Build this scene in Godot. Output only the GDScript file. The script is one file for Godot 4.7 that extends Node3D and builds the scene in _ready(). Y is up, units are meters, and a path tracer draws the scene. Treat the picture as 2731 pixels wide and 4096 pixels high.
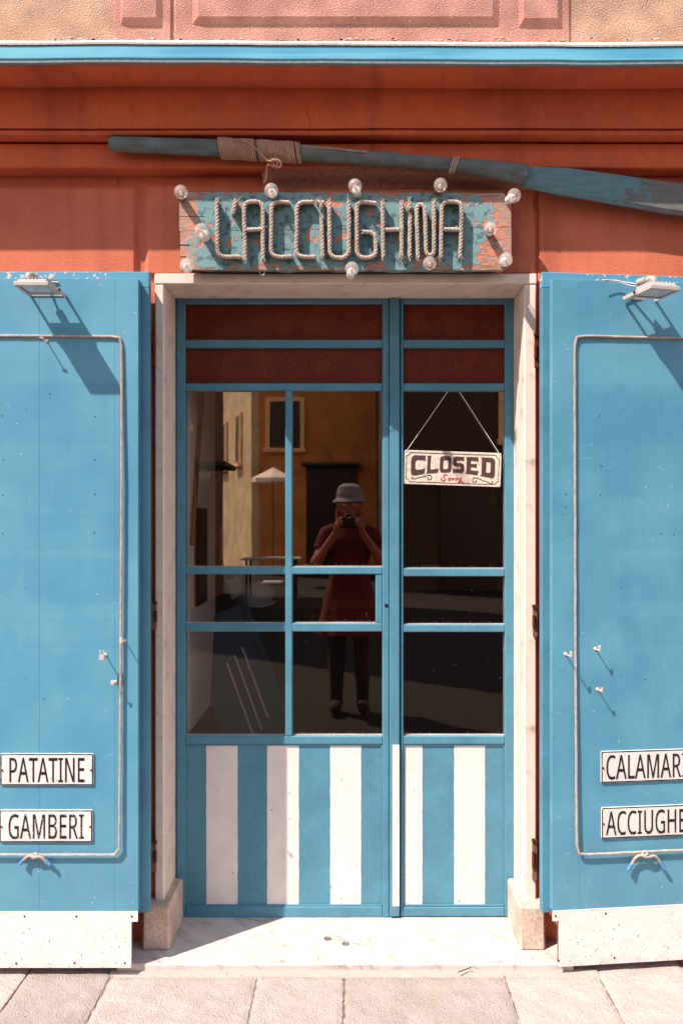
extends Node3D

# ---------------------------------------------------------------- camera facts
const EYE := 1.443      # height of the lens above the pavement
const CZ := 2.82        # distance of the lens from the front of the marble surround
const FOC := 1920.0
const UX := 808.0
const UY := 1200.0
const SUN := Vector3(1.28, -2.11, -1.0)

func X(px: float, z: float) -> float: return (px - UX) / FOC * (CZ - z)
func Y(py: float, z: float) -> float: return EYE - (py - UY) / FOC * (CZ - z)
func P(px: float, py: float, z: float) -> Vector3: return Vector3(X(px, z), Y(py, z), z)

# ---------------------------------------------------------------- mesh builder
class MB:
	var v := PackedVector3Array()
	var n := PackedVector3Array()
	var u := PackedVector2Array()
	var c := PackedColorArray()
	var tint := Color.WHITE
	func uv(p: Vector3, m: Vector3) -> Vector2:
		var a := m.abs()
		if a.z >= a.x and a.z >= a.y: return Vector2(p.x, -p.y)
		if a.x >= a.y: return Vector2(p.z, -p.y)
		return Vector2(p.x, p.z)
	func tri3(a: Vector3, b: Vector3, d: Vector3, na: Vector3, nb: Vector3, nd: Vector3) -> void:
		var m := na + nb + nd
		var f := (b - a).cross(d - a)
		if f.length_squared() < 1e-16: return
		v.push_back(a); n.push_back(na); u.push_back(uv(a, m)); c.push_back(tint)
		if f.dot(m) > 0.0:
			v.push_back(d); n.push_back(nd); u.push_back(uv(d, m)); c.push_back(tint)
			v.push_back(b); n.push_back(nb); u.push_back(uv(b, m)); c.push_back(tint)
		else:
			v.push_back(b); n.push_back(nb); u.push_back(uv(b, m)); c.push_back(tint)
			v.push_back(d); n.push_back(nd); u.push_back(uv(d, m)); c.push_back(tint)
	func tri(a: Vector3, b: Vector3, d: Vector3, out: Vector3) -> void:
		var f := (b - a).cross(d - a)
		if f.length_squared() < 1e-18: return
		f = f.normalized()
		if f.dot(out) < 0.0: f = -f
		tri3(a, b, d, f, f, f)
	func quad(a: Vector3, b: Vector3, d: Vector3, e: Vector3, out: Vector3) -> void:
		tri(a, b, d, out); tri(a, d, e, out)
	func quad4(a: Vector3, b: Vector3, d: Vector3, e: Vector3, na: Vector3, nb: Vector3, nd: Vector3, ne: Vector3) -> void:
		tri3(a, b, d, na, nb, nd); tri3(a, d, e, na, nd, ne)
	func box(lo: Vector3, hi: Vector3, k := 0.0, xf := Transform3D()) -> MB:
		var mid := (lo + hi) * 0.5
		var h := (hi - lo) * 0.5
		k = minf(k, minf(h.x, minf(h.y, h.z)) * 0.9)
		for ax in 3:
			var i := (ax + 1) % 3
			var j := (ax + 2) % 3
			for s in [-1.0, 1.0]:
				var q := []
				for st in [[-1.0, -1.0], [1.0, -1.0], [1.0, 1.0], [-1.0, 1.0]]:
					var p := Vector3()
					p[ax] = s * h[ax]; p[i] = st[0] * (h[i] - k); p[j] = st[1] * (h[j] - k)
					q.push_back(xf * (mid + p))
				var o := Vector3(); o[ax] = s
				quad(q[0], q[1], q[2], q[3], xf.basis * o)
		if k > 0.0:
			for ax in 3:
				var i := (ax + 1) % 3
				var j := (ax + 2) % 3
				for s in [-1.0, 1.0]:
					for t in [-1.0, 1.0]:
						var q := []
						for r in [-1.0, 1.0]:
							var p := Vector3(); p[i] = s * h[i]; p[j] = t * (h[j] - k); p[ax] = r * (h[ax] - k)
							var w := Vector3(); w[i] = s * (h[i] - k); w[j] = t * h[j]; w[ax] = r * (h[ax] - k)
							q.push_back(xf * (mid + p)); q.push_back(xf * (mid + w))
						var o := Vector3(); o[i] = s; o[j] = t
						quad(q[0], q[1], q[3], q[2], xf.basis * o)
			for s in [-1.0, 1.0]:
				for t in [-1.0, 1.0]:
					for r in [-1.0, 1.0]:
						var sg := Vector3(s, t, r)
						var b := sg * (h - Vector3(k, k, k))
						tri(xf * (mid + b + Vector3(s * k, 0, 0)), xf * (mid + b + Vector3(0, t * k, 0)), xf * (mid + b + Vector3(0, 0, r * k)), xf.basis * sg)
		return self
	# a round bar along a path; r is a number or one radius per point; flat squashes it along z
	func tube(path: Array, r, sides := 8, caps := true, flat := 1.0) -> MB:
		var rows := []
		var nrm := []
		var up := Vector3.ZERO
		var cnt := path.size()
		for k in cnt:
			var t: Vector3 = (path[mini(k + 1, cnt - 1)] - path[maxi(k - 1, 0)]).normalized()
			if k == 0:
				up = Vector3(0, 0, 1) if absf(t.z) < 0.8 else Vector3(1, 0, 0)
			up = (up - t * up.dot(t)).normalized()
			var side := t.cross(up)
			var rr: float = r[k] if r is Array else r
			var a := []
			var b := []
			for s in sides:
				var g := TAU * s / sides
				var d: Vector3 = up * cos(g) * flat + side * sin(g)
				a.push_back(path[k] + d * rr)
				b.push_back((up * cos(g) / flat + side * sin(g)).normalized())
			rows.push_back(a); nrm.push_back(b)
		for k in cnt - 1:
			for s in sides:
				var s2 := (s + 1) % sides
				quad4(rows[k][s], rows[k][s2], rows[k + 1][s2], rows[k + 1][s], nrm[k][s], nrm[k][s2], nrm[k + 1][s2], nrm[k + 1][s])
		if caps:
			for k in [0, cnt - 1]:
				var t: Vector3 = (path[0] - path[1]) if k == 0 else (path[cnt - 1] - path[cnt - 2])
				for s in range(1, sides - 1):
					tri(rows[k][0], rows[k][s], rows[k][s + 1], t)
		return self
	# laid rope: strands twisted round a path
	func rope(path: Array, r: float, pitch: float, strands := 3, sides := 5) -> MB:
		var pts := even(path, pitch / 7.0)
		var cnt := pts.size()
		var rows := []
		for s in strands: rows.push_back([])
		var up := Vector3.ZERO
		var run := 0.0
		for k in cnt:
			var t: Vector3 = (pts[mini(k + 1, cnt - 1)] - pts[maxi(k - 1, 0)]).normalized()
			if k == 0: up = Vector3(0, 0, 1) if absf(t.z) < 0.8 else Vector3(1, 0, 0)
			else: run += pts[k].distance_to(pts[k - 1])
			up = (up - t * up.dot(t)).normalized()
			var side := t.cross(up)
			for s in strands:
				var g: float = TAU * (run / pitch + float(s) / strands)
				rows[s].push_back(pts[k] + (up * cos(g) + side * sin(g)) * r * 0.56)
		for s in strands: tube(rows[s], r * 0.47, sides)
		return self
	static func even(path: Array, step: float) -> Array:
		var out := [path[0]]
		var left := step
		for k in range(1, path.size()):
			var a: Vector3 = path[k - 1]
			var b: Vector3 = path[k]
			var l := a.distance_to(b)
			var at := left
			while at <= l:
				out.push_back(a.lerp(b, at / l)); at += step
			left = at - l
		if out[-1].distance_to(path[-1]) > step * 0.3: out.push_back(path[-1])
		return out
	# prof: points (radius, height) along +z of xf
	func lathe(prof: Array, sides: int, xf := Transform3D()) -> MB:
		for k in prof.size() - 1:
			var p: Vector2 = prof[k]
			var q: Vector2 = prof[k + 1]
			var e := (q - p)
			if e.length() < 1e-7: continue
			var m := Vector2(e.y, -e.x).normalized()
			for s in sides:
				var a := TAU * s / sides
				var b := TAU * (s + 1) / sides
				var na := xf.basis * Vector3(cos(a) * m.x, sin(a) * m.x, m.y)
				var nb := xf.basis * Vector3(cos(b) * m.x, sin(b) * m.x, m.y)
				var p1 := xf * Vector3(cos(a) * p.x, sin(a) * p.x, p.y)
				var p2 := xf * Vector3(cos(b) * p.x, sin(b) * p.x, p.y)
				var q1 := xf * Vector3(cos(a) * q.x, sin(a) * q.x, q.y)
				var q2 := xf * Vector3(cos(b) * q.x, sin(b) * q.x, q.y)
				tri3(p1, p2, q2, na, nb, nb); tri3(p1, q2, q1, na, nb, na)
		return self
	func ball(at: Vector3, r: Vector3, sides := 16, rings := 10) -> MB:
		for i in rings:
			for s in sides:
				var q := []
				for ij in [[i, s], [i, s + 1], [i + 1, s + 1], [i + 1, s]]:
					var th: float = PI * ij[0] / rings
					var ph: float = TAU * ij[1] / sides
					q.push_back(Vector3(sin(th) * cos(ph), cos(th), sin(th) * sin(ph)))
				quad4(at + q[0] * r, at + q[1] * r, at + q[2] * r, at + q[3] * r, q[0], q[1], q[2], q[3])
		return self
	# a flat outline in x, y given thickness from z0 (back) to z1 (front)
	func prism(poly: PackedVector2Array, z0: float, z1: float, k := 0.0) -> MB:
		var f := poly
		if k > 0.0:
			var o := Geometry2D.offset_polygon(poly, -k)
			if o.size() == 1 and o[0].size() >= 3: f = o[0]
			else: k = 0.0
		var idx := Geometry2D.triangulate_polygon(f)
		for i in range(0, idx.size(), 3):
			var a := f[idx[i]]; var b := f[idx[i + 1]]; var d := f[idx[i + 2]]
			tri(Vector3(a.x, a.y, z1), Vector3(b.x, b.y, z1), Vector3(d.x, d.y, z1), Vector3(0, 0, 1))
			tri(Vector3(a.x, a.y, z0), Vector3(b.x, b.y, z0), Vector3(d.x, d.y, z0), Vector3(0, 0, -1))
		var cw := Geometry2D.is_polygon_clockwise(poly)
		for i in poly.size():
			var a := poly[i]; var b := poly[(i + 1) % poly.size()]
			var e := b - a
			var o := Vector3(e.y, -e.x, 0) * (-1.0 if cw else 1.0)
			quad(Vector3(a.x, a.y, z0), Vector3(b.x, b.y, z0), Vector3(b.x, b.y, z1 - k), Vector3(a.x, a.y, z1 - k), o)
		if k > 0.0 and f.size() == poly.size():
			# join the inset face to the sides, each point with its nearest
			var near := PackedInt32Array()
			for a in poly:
				var best := 0
				for j in f.size():
					if f[j].distance_squared_to(a) < f[best].distance_squared_to(a): best = j
				near.push_back(best)
			for i in poly.size():
				var j := (i + 1) % poly.size()
				var a := poly[i]; var b := poly[j]; var p := f[near[i]]; var q := f[near[j]]
				var e := b - a
				var o := Vector3(e.y, -e.x, 0).normalized() * (-1.0 if cw else 1.0) + Vector3(0, 0, 1)
				quad(Vector3(a.x, a.y, z1 - k), Vector3(b.x, b.y, z1 - k), Vector3(q.x, q.y, z1), Vector3(p.x, p.y, z1), o)
		elif k > 0.0:
			for i in poly.size():
				var a := poly[i]; var b := poly[(i + 1) % poly.size()]
				quad(Vector3(a.x, a.y, z1 - k), Vector3(b.x, b.y, z1 - k), Vector3(b.x, b.y, z1 - k), Vector3(a.x, a.y, z1 - k), Vector3(0, 0, 1))
		return self
	# a profile of (z, y) points run along x; wave(x) lifts it
	func run_along(prof: Array, x0: float, x1: float, steps := 1, wave = null) -> MB:
		for s in steps:
			var a := lerpf(x0, x1, float(s) / steps)
			var b := lerpf(x0, x1, float(s + 1) / steps)
			for k in prof.size() - 1:
				var p: Vector2 = prof[k]
				var q: Vector2 = prof[k + 1]
				var wa: float = wave.call(a) if wave != null else 0.0
				var wb: float = wave.call(b) if wave != null else 0.0
				var e := q - p
				quad(Vector3(a, p.y + wa, p.x), Vector3(b, p.y + wb, p.x), Vector3(b, q.y + wb, q.x), Vector3(a, q.y + wa, q.x), Vector3(0, -e.x, e.y))
		return self
	func mesh() -> ArrayMesh:
		var a := []
		a.resize(Mesh.ARRAY_MAX)
		a[Mesh.ARRAY_VERTEX] = v; a[Mesh.ARRAY_NORMAL] = n; a[Mesh.ARRAY_TEX_UV] = u; a[Mesh.ARRAY_TEX_UV2] = u; a[Mesh.ARRAY_COLOR] = c
		var m := ArrayMesh.new()
		m.add_surface_from_arrays(Mesh.PRIMITIVE_TRIANGLES, a)
		return m

# round the corners of a polyline
func fillet(pts: Array, r: float, steps := 6, closed := false) -> Array:
	var out := []
	var cnt := pts.size()
	for k in cnt:
		if not closed and (k == 0 or k == cnt - 1):
			out.push_back(pts[k]); continue
		var a: Vector3 = pts[(k - 1 + cnt) % cnt]
		var p: Vector3 = pts[k]
		var b: Vector3 = pts[(k + 1) % cnt]
		var ra := minf(r, p.distance_to(a) * 0.48)
		var rb := minf(r, p.distance_to(b) * 0.48)
		var s := p + (a - p).normalized() * ra
		var e := p + (b - p).normalized() * rb
		for i in steps + 1:
			var t := float(i) / steps
			out.push_back(s.lerp(p, t).lerp(p.lerp(e, t), t))
	if closed: out.push_back(out[0])
	return out

# ---------------------------------------------------------------- naming
var used := {}
func numbered(called: String) -> String:
	if not used.has(called):
		used[called] = 0
		return called
	used[called] += 1
	return "%s_%03d" % [called, used[called]]

func tag(o: Node, label: String, category: String, group := "") -> Node:
	o.set_meta("label", label); o.set_meta("category", category)
	if group: o.set_meta("group", group)
	return o

func thing(called: String, label: String, category: String, at := Vector3.ZERO, turn := 0.0, group := "") -> Node3D:
	var o := Node3D.new()
	o.name = numbered(called)
	add_child(o)
	o.position = at
	o.rotation.y = turn
	tag(o, label, category, group)
	return o

func obj(called: String, mb: MB, m: Material, parent: Node = self, at := Vector3.ZERO) -> MeshInstance3D:
	var o := MeshInstance3D.new()
	o.name = numbered(called) if parent == self else called
	var me := mb.mesh()
	me.surface_set_material(0, m)
	o.mesh = me
	o.position = at
	parent.add_child(o, true)
	return o

func struct(called: String, mb: MB, m: Material) -> MeshInstance3D:
	var o := obj(called, mb, m)
	o.set_meta("kind", "structure")
	return o

# ---------------------------------------------------------------- textures
func noise(freq: float, oct: int, sd: int, kind := FastNoiseLite.TYPE_SIMPLEX_SMOOTH, fractal := FastNoiseLite.FRACTAL_FBM, warp := 0.0) -> FastNoiseLite:
	var f := FastNoiseLite.new()
	f.seed = sd; f.frequency = freq; f.noise_type = kind; f.fractal_type = fractal; f.fractal_octaves = oct
	if warp > 0.0:
		f.domain_warp_enabled = true; f.domain_warp_amplitude = warp; f.domain_warp_frequency = freq * 0.7
	return f

func field(w: int, h: int, f: FastNoiseLite, seam := true) -> PackedByteArray:
	var im: Image = f.get_seamless_image(w, h, false, false, 0.12, true) if seam else f.get_image(w, h, false, false, true)
	im.convert(Image.FORMAT_L8)
	return im.get_data()

func tex(w: int, h: int, b: PackedByteArray, three := true) -> ImageTexture:
	return ImageTexture.create_from_image(Image.create_from_data(w, h, false, Image.FORMAT_RGB8 if three else Image.FORMAT_L8, b))

# grey grain about white: lo..255
func grain(w: int, f: FastNoiseLite, lo: int, warm := 0.0) -> ImageTexture:
	var a := field(w, w, f)
	var b := PackedByteArray(); b.resize(w * w * 3)
	for i in w * w:
		var t := a[i] / 255.0
		var g := lerpf(lo, 255.0, t)
		b[i * 3] = int(g); b[i * 3 + 1] = int(g * (1.0 - warm * (1.0 - t))); b[i * 3 + 2] = int(g * (1.0 - 1.6 * warm * (1.0 - t)))
	return tex(w, w, b)

func bump(w: int, f: FastNoiseLite, g: FastNoiseLite = null, share := 0.5) -> ImageTexture:
	var a := field(w, w, f)
	if g:
		var c := field(w, w, g)
		for i in a.size(): a[i] = int(a[i] * (1.0 - share) + c[i] * share)
	return tex(w, w, a, false)

func mat(col: Color, rough := 0.7, spec := 0.4) -> StandardMaterial3D:
	var m := StandardMaterial3D.new()
	m.albedo_color = col; m.roughness = rough; m.metallic_specular = spec
	return m

# size: metres that one repeat covers
func surf(col: Color, rough: float, t: Texture2D, size: float, b: Texture2D = null, cm := 0.0, big: Texture2D = null, bigsize := 2.0, spec := 0.35) -> StandardMaterial3D:
	var m := mat(col, rough, spec)
	m.albedo_texture = t
	m.uv1_scale = Vector3(1.0 / size, 1.0 / size, 1.0 / size)
	if b:
		m.heightmap_enabled = true; m.heightmap_texture = b; m.heightmap_scale = cm
	if big:
		m.detail_enabled = true; m.detail_albedo = big; m.detail_blend_mode = BaseMaterial3D.BLEND_MODE_MUL
		m.detail_uv_layer = BaseMaterial3D.DETAIL_UV_2
		m.uv2_scale = Vector3(1.0 / bigsize, 1.0 / bigsize, 1.0 / bigsize)
	return m

# a picture that covers w by h metres from the corner (x0, top) of the mesh's own axes
func laid(t: Texture2D, x0: float, top: float, w: float, h: float, rough := 0.6, b: Texture2D = null, cm := 0.0, spec := 0.35) -> StandardMaterial3D:
	var m := mat(Color.WHITE, rough, spec)
	m.albedo_texture = t
	m.uv1_scale = Vector3(1.0 / w, 1.0 / h, 1)
	m.uv1_offset = Vector3(-x0 / w, top / h, 0)
	if b:
		m.heightmap_enabled = true; m.heightmap_texture = b; m.heightmap_scale = cm
	return m

func c8(r: int, g: int, b: int) -> Color: return Color8(r, g, b)

var M := {}

func make_materials() -> void:
	var fine := grain(512, noise(0.06, 4, 11), 205)
	var speck := grain(512, noise(0.2, 3, 12), 165, 0.06)
	var smooth := grain(512, noise(0.06, 4, 11), 238)
	var haze := grain(512, noise(0.012, 4, 14), 232, 0.02)
	var cloud := grain(512, noise(0.008, 5, 13), 205, 0.06)
	var cloud2 := grain(512, noise(0.012, 4, 14), 205, 0.03)
	var stucco := bump(512, noise(0.12, 2, 21, FastNoiseLite.TYPE_SIMPLEX_SMOOTH, FastNoiseLite.FRACTAL_FBM, 3.0), noise(0.25, 2, 22), 0.4)
	var soft := bump(512, noise(0.035, 4, 23))
	var hammered := bump(512, noise(0.022, 4, 24, FastNoiseLite.TYPE_CELLULAR, FastNoiseLite.FRACTAL_FBM, 16.0), noise(0.09, 3, 25), 0.5)
	M.fine = fine; M.smooth = smooth; M.cloud = cloud; M.stucco = stucco; M.soft = soft; M.speck = speck; M.cloud2 = cloud2
	# plaster
	M.wall = surf(c8(230, 130, 99), 0.9, smooth, 0.5, stucco, 0.12, stain_picture(161, 768, 256, 0.20), 1.0)
	M.panel = surf(c8(230, 129, 98), 0.9, smooth, 0.5, stucco, 0.12, M.wall.detail_albedo, 1.0)
	M.trim = surf(c8(224, 112, 74), 0.85, smooth, 0.7, soft, 0.08, stain_picture(171, 1024, 160, 0.14), 1.0)
	for m in [M.wall, M.panel]:
		m.uv2_scale = Vector3(1.0 / 3.0, 1.0, 1); m.uv2_offset = Vector3(0.5, 0.1, 0)
	M.trim.uv2_scale = Vector3(1.0 / 3.2, 2.0, 1); M.trim.uv2_offset = Vector3(0.5, 0.86, 0)
	M.pink = surf(c8(252, 194, 178), 0.95, speck, 0.42, stucco, 0.42, cloud2, 1.1)
	M.orange = surf(c8(252, 214, 186), 0.95, speck, 0.42, stucco, 0.50, cloud2, 1.1)
	M.dark_plaster = mat(c8(112, 90, 80), 0.95)
	# paint
	M.blue = surf(c8(88, 145, 168), 0.5, smooth, 0.9, soft, 0.03, haze, 1.2)
	M.ledge_blue = laid(ledge_paint(), -4.0, 3.0, 8.0, 0.14, 0.45, soft, 0.0)
	M.ledge_grey = surf(c8(134, 152, 158), 0.6, fine, 0.6, soft, 0.05)
	M.white = surf(c8(238, 230, 222), 0.7, speck, 0.8, soft, 0.04, cloud2, 0.9)
	M.stripe = laid(dirty_white(1024, 512, 31, 260), -0.6, 0.64, 1.2, 0.66, 0.55)
	M.zinc = laid(dirty_white(512, 256, 32, 420), -0.62, 0.2, 0.62, 0.19, 0.6)
	M.flash = surf(c8(240, 236, 230), 0.8, speck, 0.6, soft, 0.1)
	M.black = mat(c8(28, 24, 24), 0.5)
	M.plate_black = mat(c8(34, 30, 30), 0.4)
	M.enamel = laid(dirty_white(256, 128, 33, 14), -0.16, 0.05, 0.32, 0.1, 0.35)
	# marble and stone
	var mt := marble_picture()
	M.marble = surf(c8(236, 216, 201), 0.5, mt, 0.9, soft, 0.03)
	M.marble_step = surf(c8(212, 199, 189), 0.5, mt, 1.3, soft, 0.03, mt, 0.7)
	M.far_dark_wall = surf(c8(84, 66, 58), 0.95, fine, 3.0)
	M.marble_warm = surf(c8(242, 220, 204), 0.6, fine, 0.5, stucco, 0.08, cloud, 0.8)
	M.stone = []
	for k in 4:
		M.stone.push_back(surf([c8(214, 205, 199), c8(196, 187, 182), c8(221, 213, 206), c8(204, 195, 189)][k], 0.9, speck, 0.35 + 0.02 * k, hammered, 0.7, haze, 0.7 + 0.1 * k))
	M.mortar = surf(c8(214, 200, 190), 0.95, speck, 0.3, stucco, 0.35)
	M.street = surf(c8(34, 31, 30), 0.9, speck, 0.6, hammered, 0.6, cloud, 3.0)
	# rope, wood, metal
	M.rope = surf(c8(250, 236, 223), 0.95, speck, 0.06, null, 0.0, cloud2, 0.25)
	M.rope_brown = surf(c8(244, 202, 174), 0.95, speck, 0.06, null, 0.0, cloud2, 0.25)
	M.oar = surf(c8(122, 137, 139), 0.6, fine, 0.25, soft, 0.06, cloud, 0.5)
	M.rust = surf(c8(134, 66, 44), 0.9, speck, 0.1, stucco, 0.1, cloud, 0.09)
	M.steel = mat(c8(150, 146, 140), 0.45); M.steel.metallic = 0.8
	M.dark_metal = mat(c8(46, 41, 39), 0.6)
	M.wood = surf(c8(128, 100, 82), 0.85, fine, 0.2, soft, 0.1)
	M.lamp_grey = surf(c8(200, 193, 185), 0.55, fine, 0.2)
	M.pipe = mat(c8(158, 155, 150), 0.5)
	M.lens = mat(c8(176, 184, 184), 0.12, 0.6)
	M.wire_white = mat(c8(226, 222, 214), 0.6)
	M.wire_blue = mat(c8(70, 130, 190), 0.6)
	M.tape = mat(c8(74, 128, 172), 0.35)
	M.hook = mat(c8(214, 188, 170), 0.4)
	# glass with a mirror film
	var film := ORMMaterial3D.new()
	film.orm_texture = smears()
	film.uv1_scale = Vector3(1.0 / 0.7, 1.0 / 0.9, 1)
	film.heightmap_enabled = true; film.heightmap_texture = grain(128, noise(0.02, 2, 43), 0); film.heightmap_scale = 0.004
	film.albedo_color = Color(0.95, 0.87, 0.79, 0.38)
	film.transparency = BaseMaterial3D.TRANSPARENCY_ALPHA
	M.glass = film
	M.bulb = mat(Color(1.0, 0.96, 0.94, 0.17), 0.03, 0.5)
	M.bulb.transparency = BaseMaterial3D.TRANSPARENCY_ALPHA
	M.filament = mat(c8(226, 120, 60), 0.5)
	M.brass = mat(c8(150, 120, 80), 0.35); M.brass.metallic = 0.7
	M.brown_glass = surf(c8(184, 80, 42), 0.55, grain(256, noise(0.3, 3, 41), 40, 0.12), 0.4, bump(256, noise(0.3, 2, 42)), 0.05, cloud, 0.5)
	M.dust = mat(c8(170, 164, 156), 0.9)
	# indoors
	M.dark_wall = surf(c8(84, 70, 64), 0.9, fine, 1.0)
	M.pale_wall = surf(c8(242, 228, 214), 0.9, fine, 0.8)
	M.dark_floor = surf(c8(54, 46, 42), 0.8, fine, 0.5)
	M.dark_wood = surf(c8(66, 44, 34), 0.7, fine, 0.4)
	M.brown_wood = surf(c8(140, 84, 60), 0.7, fine, 0.4)
	M.deck_blue = mat(c8(52, 78, 96), 0.8)
	M.cloth_white = mat(c8(244, 240, 234), 0.9)
	# across the square
	M.far_orange = surf(c8(240, 158, 92), 0.95, fine, 3.0, null, 0.0, cloud2, 6.0)
	M.far_yellow = surf(c8(252, 228, 184), 0.95, fine, 3.0, null, 0.0, cloud2, 6.0)
	M.far_brown = surf(c8(150, 112, 92), 0.95, fine, 3.0, null, 0.0, cloud2, 6.0)
	M.far_trim = mat(c8(236, 190, 140), 0.9)
	M.far_dark = mat(c8(36, 30, 28), 0.3)
	M.far_shutter = mat(c8(60, 66, 56), 0.8)
	M.canvas = mat(c8(238, 222, 206), 0.9); M.canvas.backlight_enabled = true; M.canvas.backlight = Color(0.4, 0.36, 0.32)
	M.skin = mat(c8(128, 78, 62), 0.6)
	M.dress = surf(c8(84, 27, 28), 0.9, fine, 0.2)
	M.hat = surf(c8(118, 118, 122), 0.9, fine, 0.1)
	M.boot = mat(c8(27, 25, 24), 0.9)
	M.hair = mat(c8(120, 52, 30), 0.6)

# wiped glass: streaks and cloudy corners blur the mirror a little
func smears() -> ImageTexture:
	var w := 256
	var f := noise(0.02, 4, 44); var g := noise(0.09, 3, 45)
	var b := PackedByteArray(); b.resize(w * w * 3)
	for y in w:
		for x in w:
			var t := f.get_noise_2d(x * 1.4 + y * 0.5, y * 0.35) * 0.6 + g.get_noise_2d(x, y * 0.6) * 0.4
			var i := (y * w + x) * 3
			b[i] = 255
			b[i + 1] = int(clampf(3.0 + 10.0 * (t + 0.1), 2.0, 11.0))
			b[i + 2] = 255
	return tex(w, w, b)

# weather marks on plaster: runs of damp, grey scuffs, pale salts; ends near white so that it can tint a wall
func stain_picture(sd: int, w: int, h: int, salts: float) -> ImageTexture:
	var a := field(w, h, noise(0.008, 5, sd), false)
	var d := field(w, h, noise(0.03, 4, sd + 1, FastNoiseLite.TYPE_SIMPLEX_SMOOTH, FastNoiseLite.FRACTAL_FBM, 18.0), false)
	var f := noise(0.02, 3, sd + 2)
	var b := PackedByteArray(); b.resize(w * h * 3)
	for y in h:
		for x in w:
			var i := y * w + x
			var run := f.get_noise_2d(x * 1.6, y * 0.12)
			var t := 0.95 - 0.09 * clampf((a[i] / 255.0 - 0.45) * 2.0, 0.0, 1.0) - 0.14 * clampf(run - 0.18, 0.0, 0.5) - 0.05 * (d[i] / 255.0)
			var r := t; var g := t * 0.985; var bl := t * 0.975
			var pale := clampf((d[i] / 255.0 - 0.70) * 5.0, 0.0, 1.0) * salts * clampf((a[i] / 255.0 - 0.4) * 3.0, 0.0, 1.0)
			r = lerpf(r, 0.92, pale * 0.4); g = lerpf(g, 1.0, pale); bl = lerpf(bl, 1.0, pale)
			b[i * 3] = int(clampf(r, 0, 1) * 255); b[i * 3 + 1] = int(clampf(g, 0, 1) * 255); b[i * 3 + 2] = int(clampf(bl, 0, 1) * 255)
	var rr := RandomNumberGenerator.new(); rr.seed = sd
	for k in 16:  # scuffs
		var p := Vector2(rr.randf() * w, rr.randf() * h)
		for j in int(rr.randf_range(14, 50)):
			put(b, w, h, p + Vector2(0, rr.randf() * 3.0), Color(0.66, 0.74, 0.76), rr.randf() * 0.55)
			p += Vector2(1, rr.randf_range(-0.3, 0.25))
	for k in 5:  # hairline cracks
		var p := Vector2(rr.randf() * w, rr.randf() * h * 0.5)
		for j in int(rr.randf_range(40, 110)):
			put(b, w, h, p, Color(0.5, 0.45, 0.42), 0.6)
			p += Vector2(rr.randf_range(-0.8, 0.9), 1.0)
	return tex(w, h, b)

func ledge_paint() -> ImageTexture:
	var w := 1024; var h := 64
	var a := field(w, h, noise(0.012, 4, 51), false)
	var f := noise(0.02, 3, 52)
	var b := PackedByteArray(); b.resize(w * h * 3)
	for y in h:
		for x in w:
			var i := y * w + x
			var st := f.get_noise_2d(x * 0.35, y * 9.0) * 0.5 + 0.5
			var t := a[i] / 255.0
			var col := Color(0.37, 0.67, 0.77).lerp(Color(0.50, 0.75, 0.81), st * 0.9)
			col = col.lerp(Color(0.28, 0.58, 0.71), clampf(t * 1.6 - 0.6, 0.0, 1.0))
			col = col.lerp(Color(0.72, 0.84, 0.88), clampf((st - 0.60) * 2.2, 0.0, 0.4) * clampf((t - 0.45) * 4.0, 0.0, 1.0))
			b[i * 3] = int(col.r * 255); b[i * 3 + 1] = int(col.g * 255); b[i * 3 + 2] = int(col.b * 255)
	return tex(w, h, b)

func dirty_white(w: int, h: int, sd: int, specks: int) -> ImageTexture:
	var a := field(w, h, noise(0.012, 4, sd), false)
	var g := field(w, h, noise(0.4, 2, sd + 1), false)
	var b := PackedByteArray(); b.resize(w * h * 3)
	for i in w * h:
		var low := float(i / w) / h
		var t := 0.89 - 0.045 * (a[i] / 255.0) - 0.03 * (g[i] / 255.0)
		t -= 0.06 * clampf((low - 0.65) * 3.0, 0.0, 1.0) * (a[i] / 255.0)
		b[i * 3] = int(t * 255); b[i * 3 + 1] = int(t * 247); b[i * 3 + 2] = int(t * 240)
	var r := RandomNumberGenerator.new(); r.seed = sd
	for k in specks:
		var x := r.randi() % w; var y := int(h * sqrt(r.randf()))
		var wide := 1 + r.randi() % 3
		var run := wide * (1 + r.randi() % 2 + (r.randi() % 3 if r.randf() < 0.2 else 0))
		var d := r.randf_range(0.62, 0.95)
		for j in run * wide:
			var i := mini(y + j / wide, h - 1) * w + mini(x + j % wide, w - 1)
			b[i * 3] = int(b[i * 3] * d); b[i * 3 + 1] = int(b[i * 3 + 1] * d * 0.92); b[i * 3 + 2] = int(b[i * 3 + 2] * d * 0.88)
	return tex(w, h, b)

func marble_picture() -> ImageTexture:
	var w := 768
	var f := noise(0.004, 5, 61, FastNoiseLite.TYPE_SIMPLEX_SMOOTH, FastNoiseLite.FRACTAL_RIDGED)
	var g := noise(0.010, 4, 62)
	var b := PackedByteArray(); b.resize(w * w * 3)
	for y in w:
		for x in w:
			var p := x * 0.80 + y * 0.60
			var q := -x * 0.60 + y * 0.80
			var wob := g.get_noise_2d(x, y)
			var v := f.get_noise_2d(p * 0.6 + wob * 26.0, q * 2.2 + wob * 40.0)
			var vein := pow(clampf(v * 0.5 + 0.5, 0.0, 1.0), 9.0) * clampf(0.75 + wob, 0.0, 1.0)
			var t := 1.0 - 0.27 * vein - 0.06 * (wob * 0.5 + 0.5)
			var i := (y * w + x) * 3
			b[i] = int(255 * t); b[i + 1] = int(255 * t * (1.0 - 0.04 * vein)); b[i + 2] = int(255 * t * (1.0 - 0.07 * vein))
	return tex(w, w, b)

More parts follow.
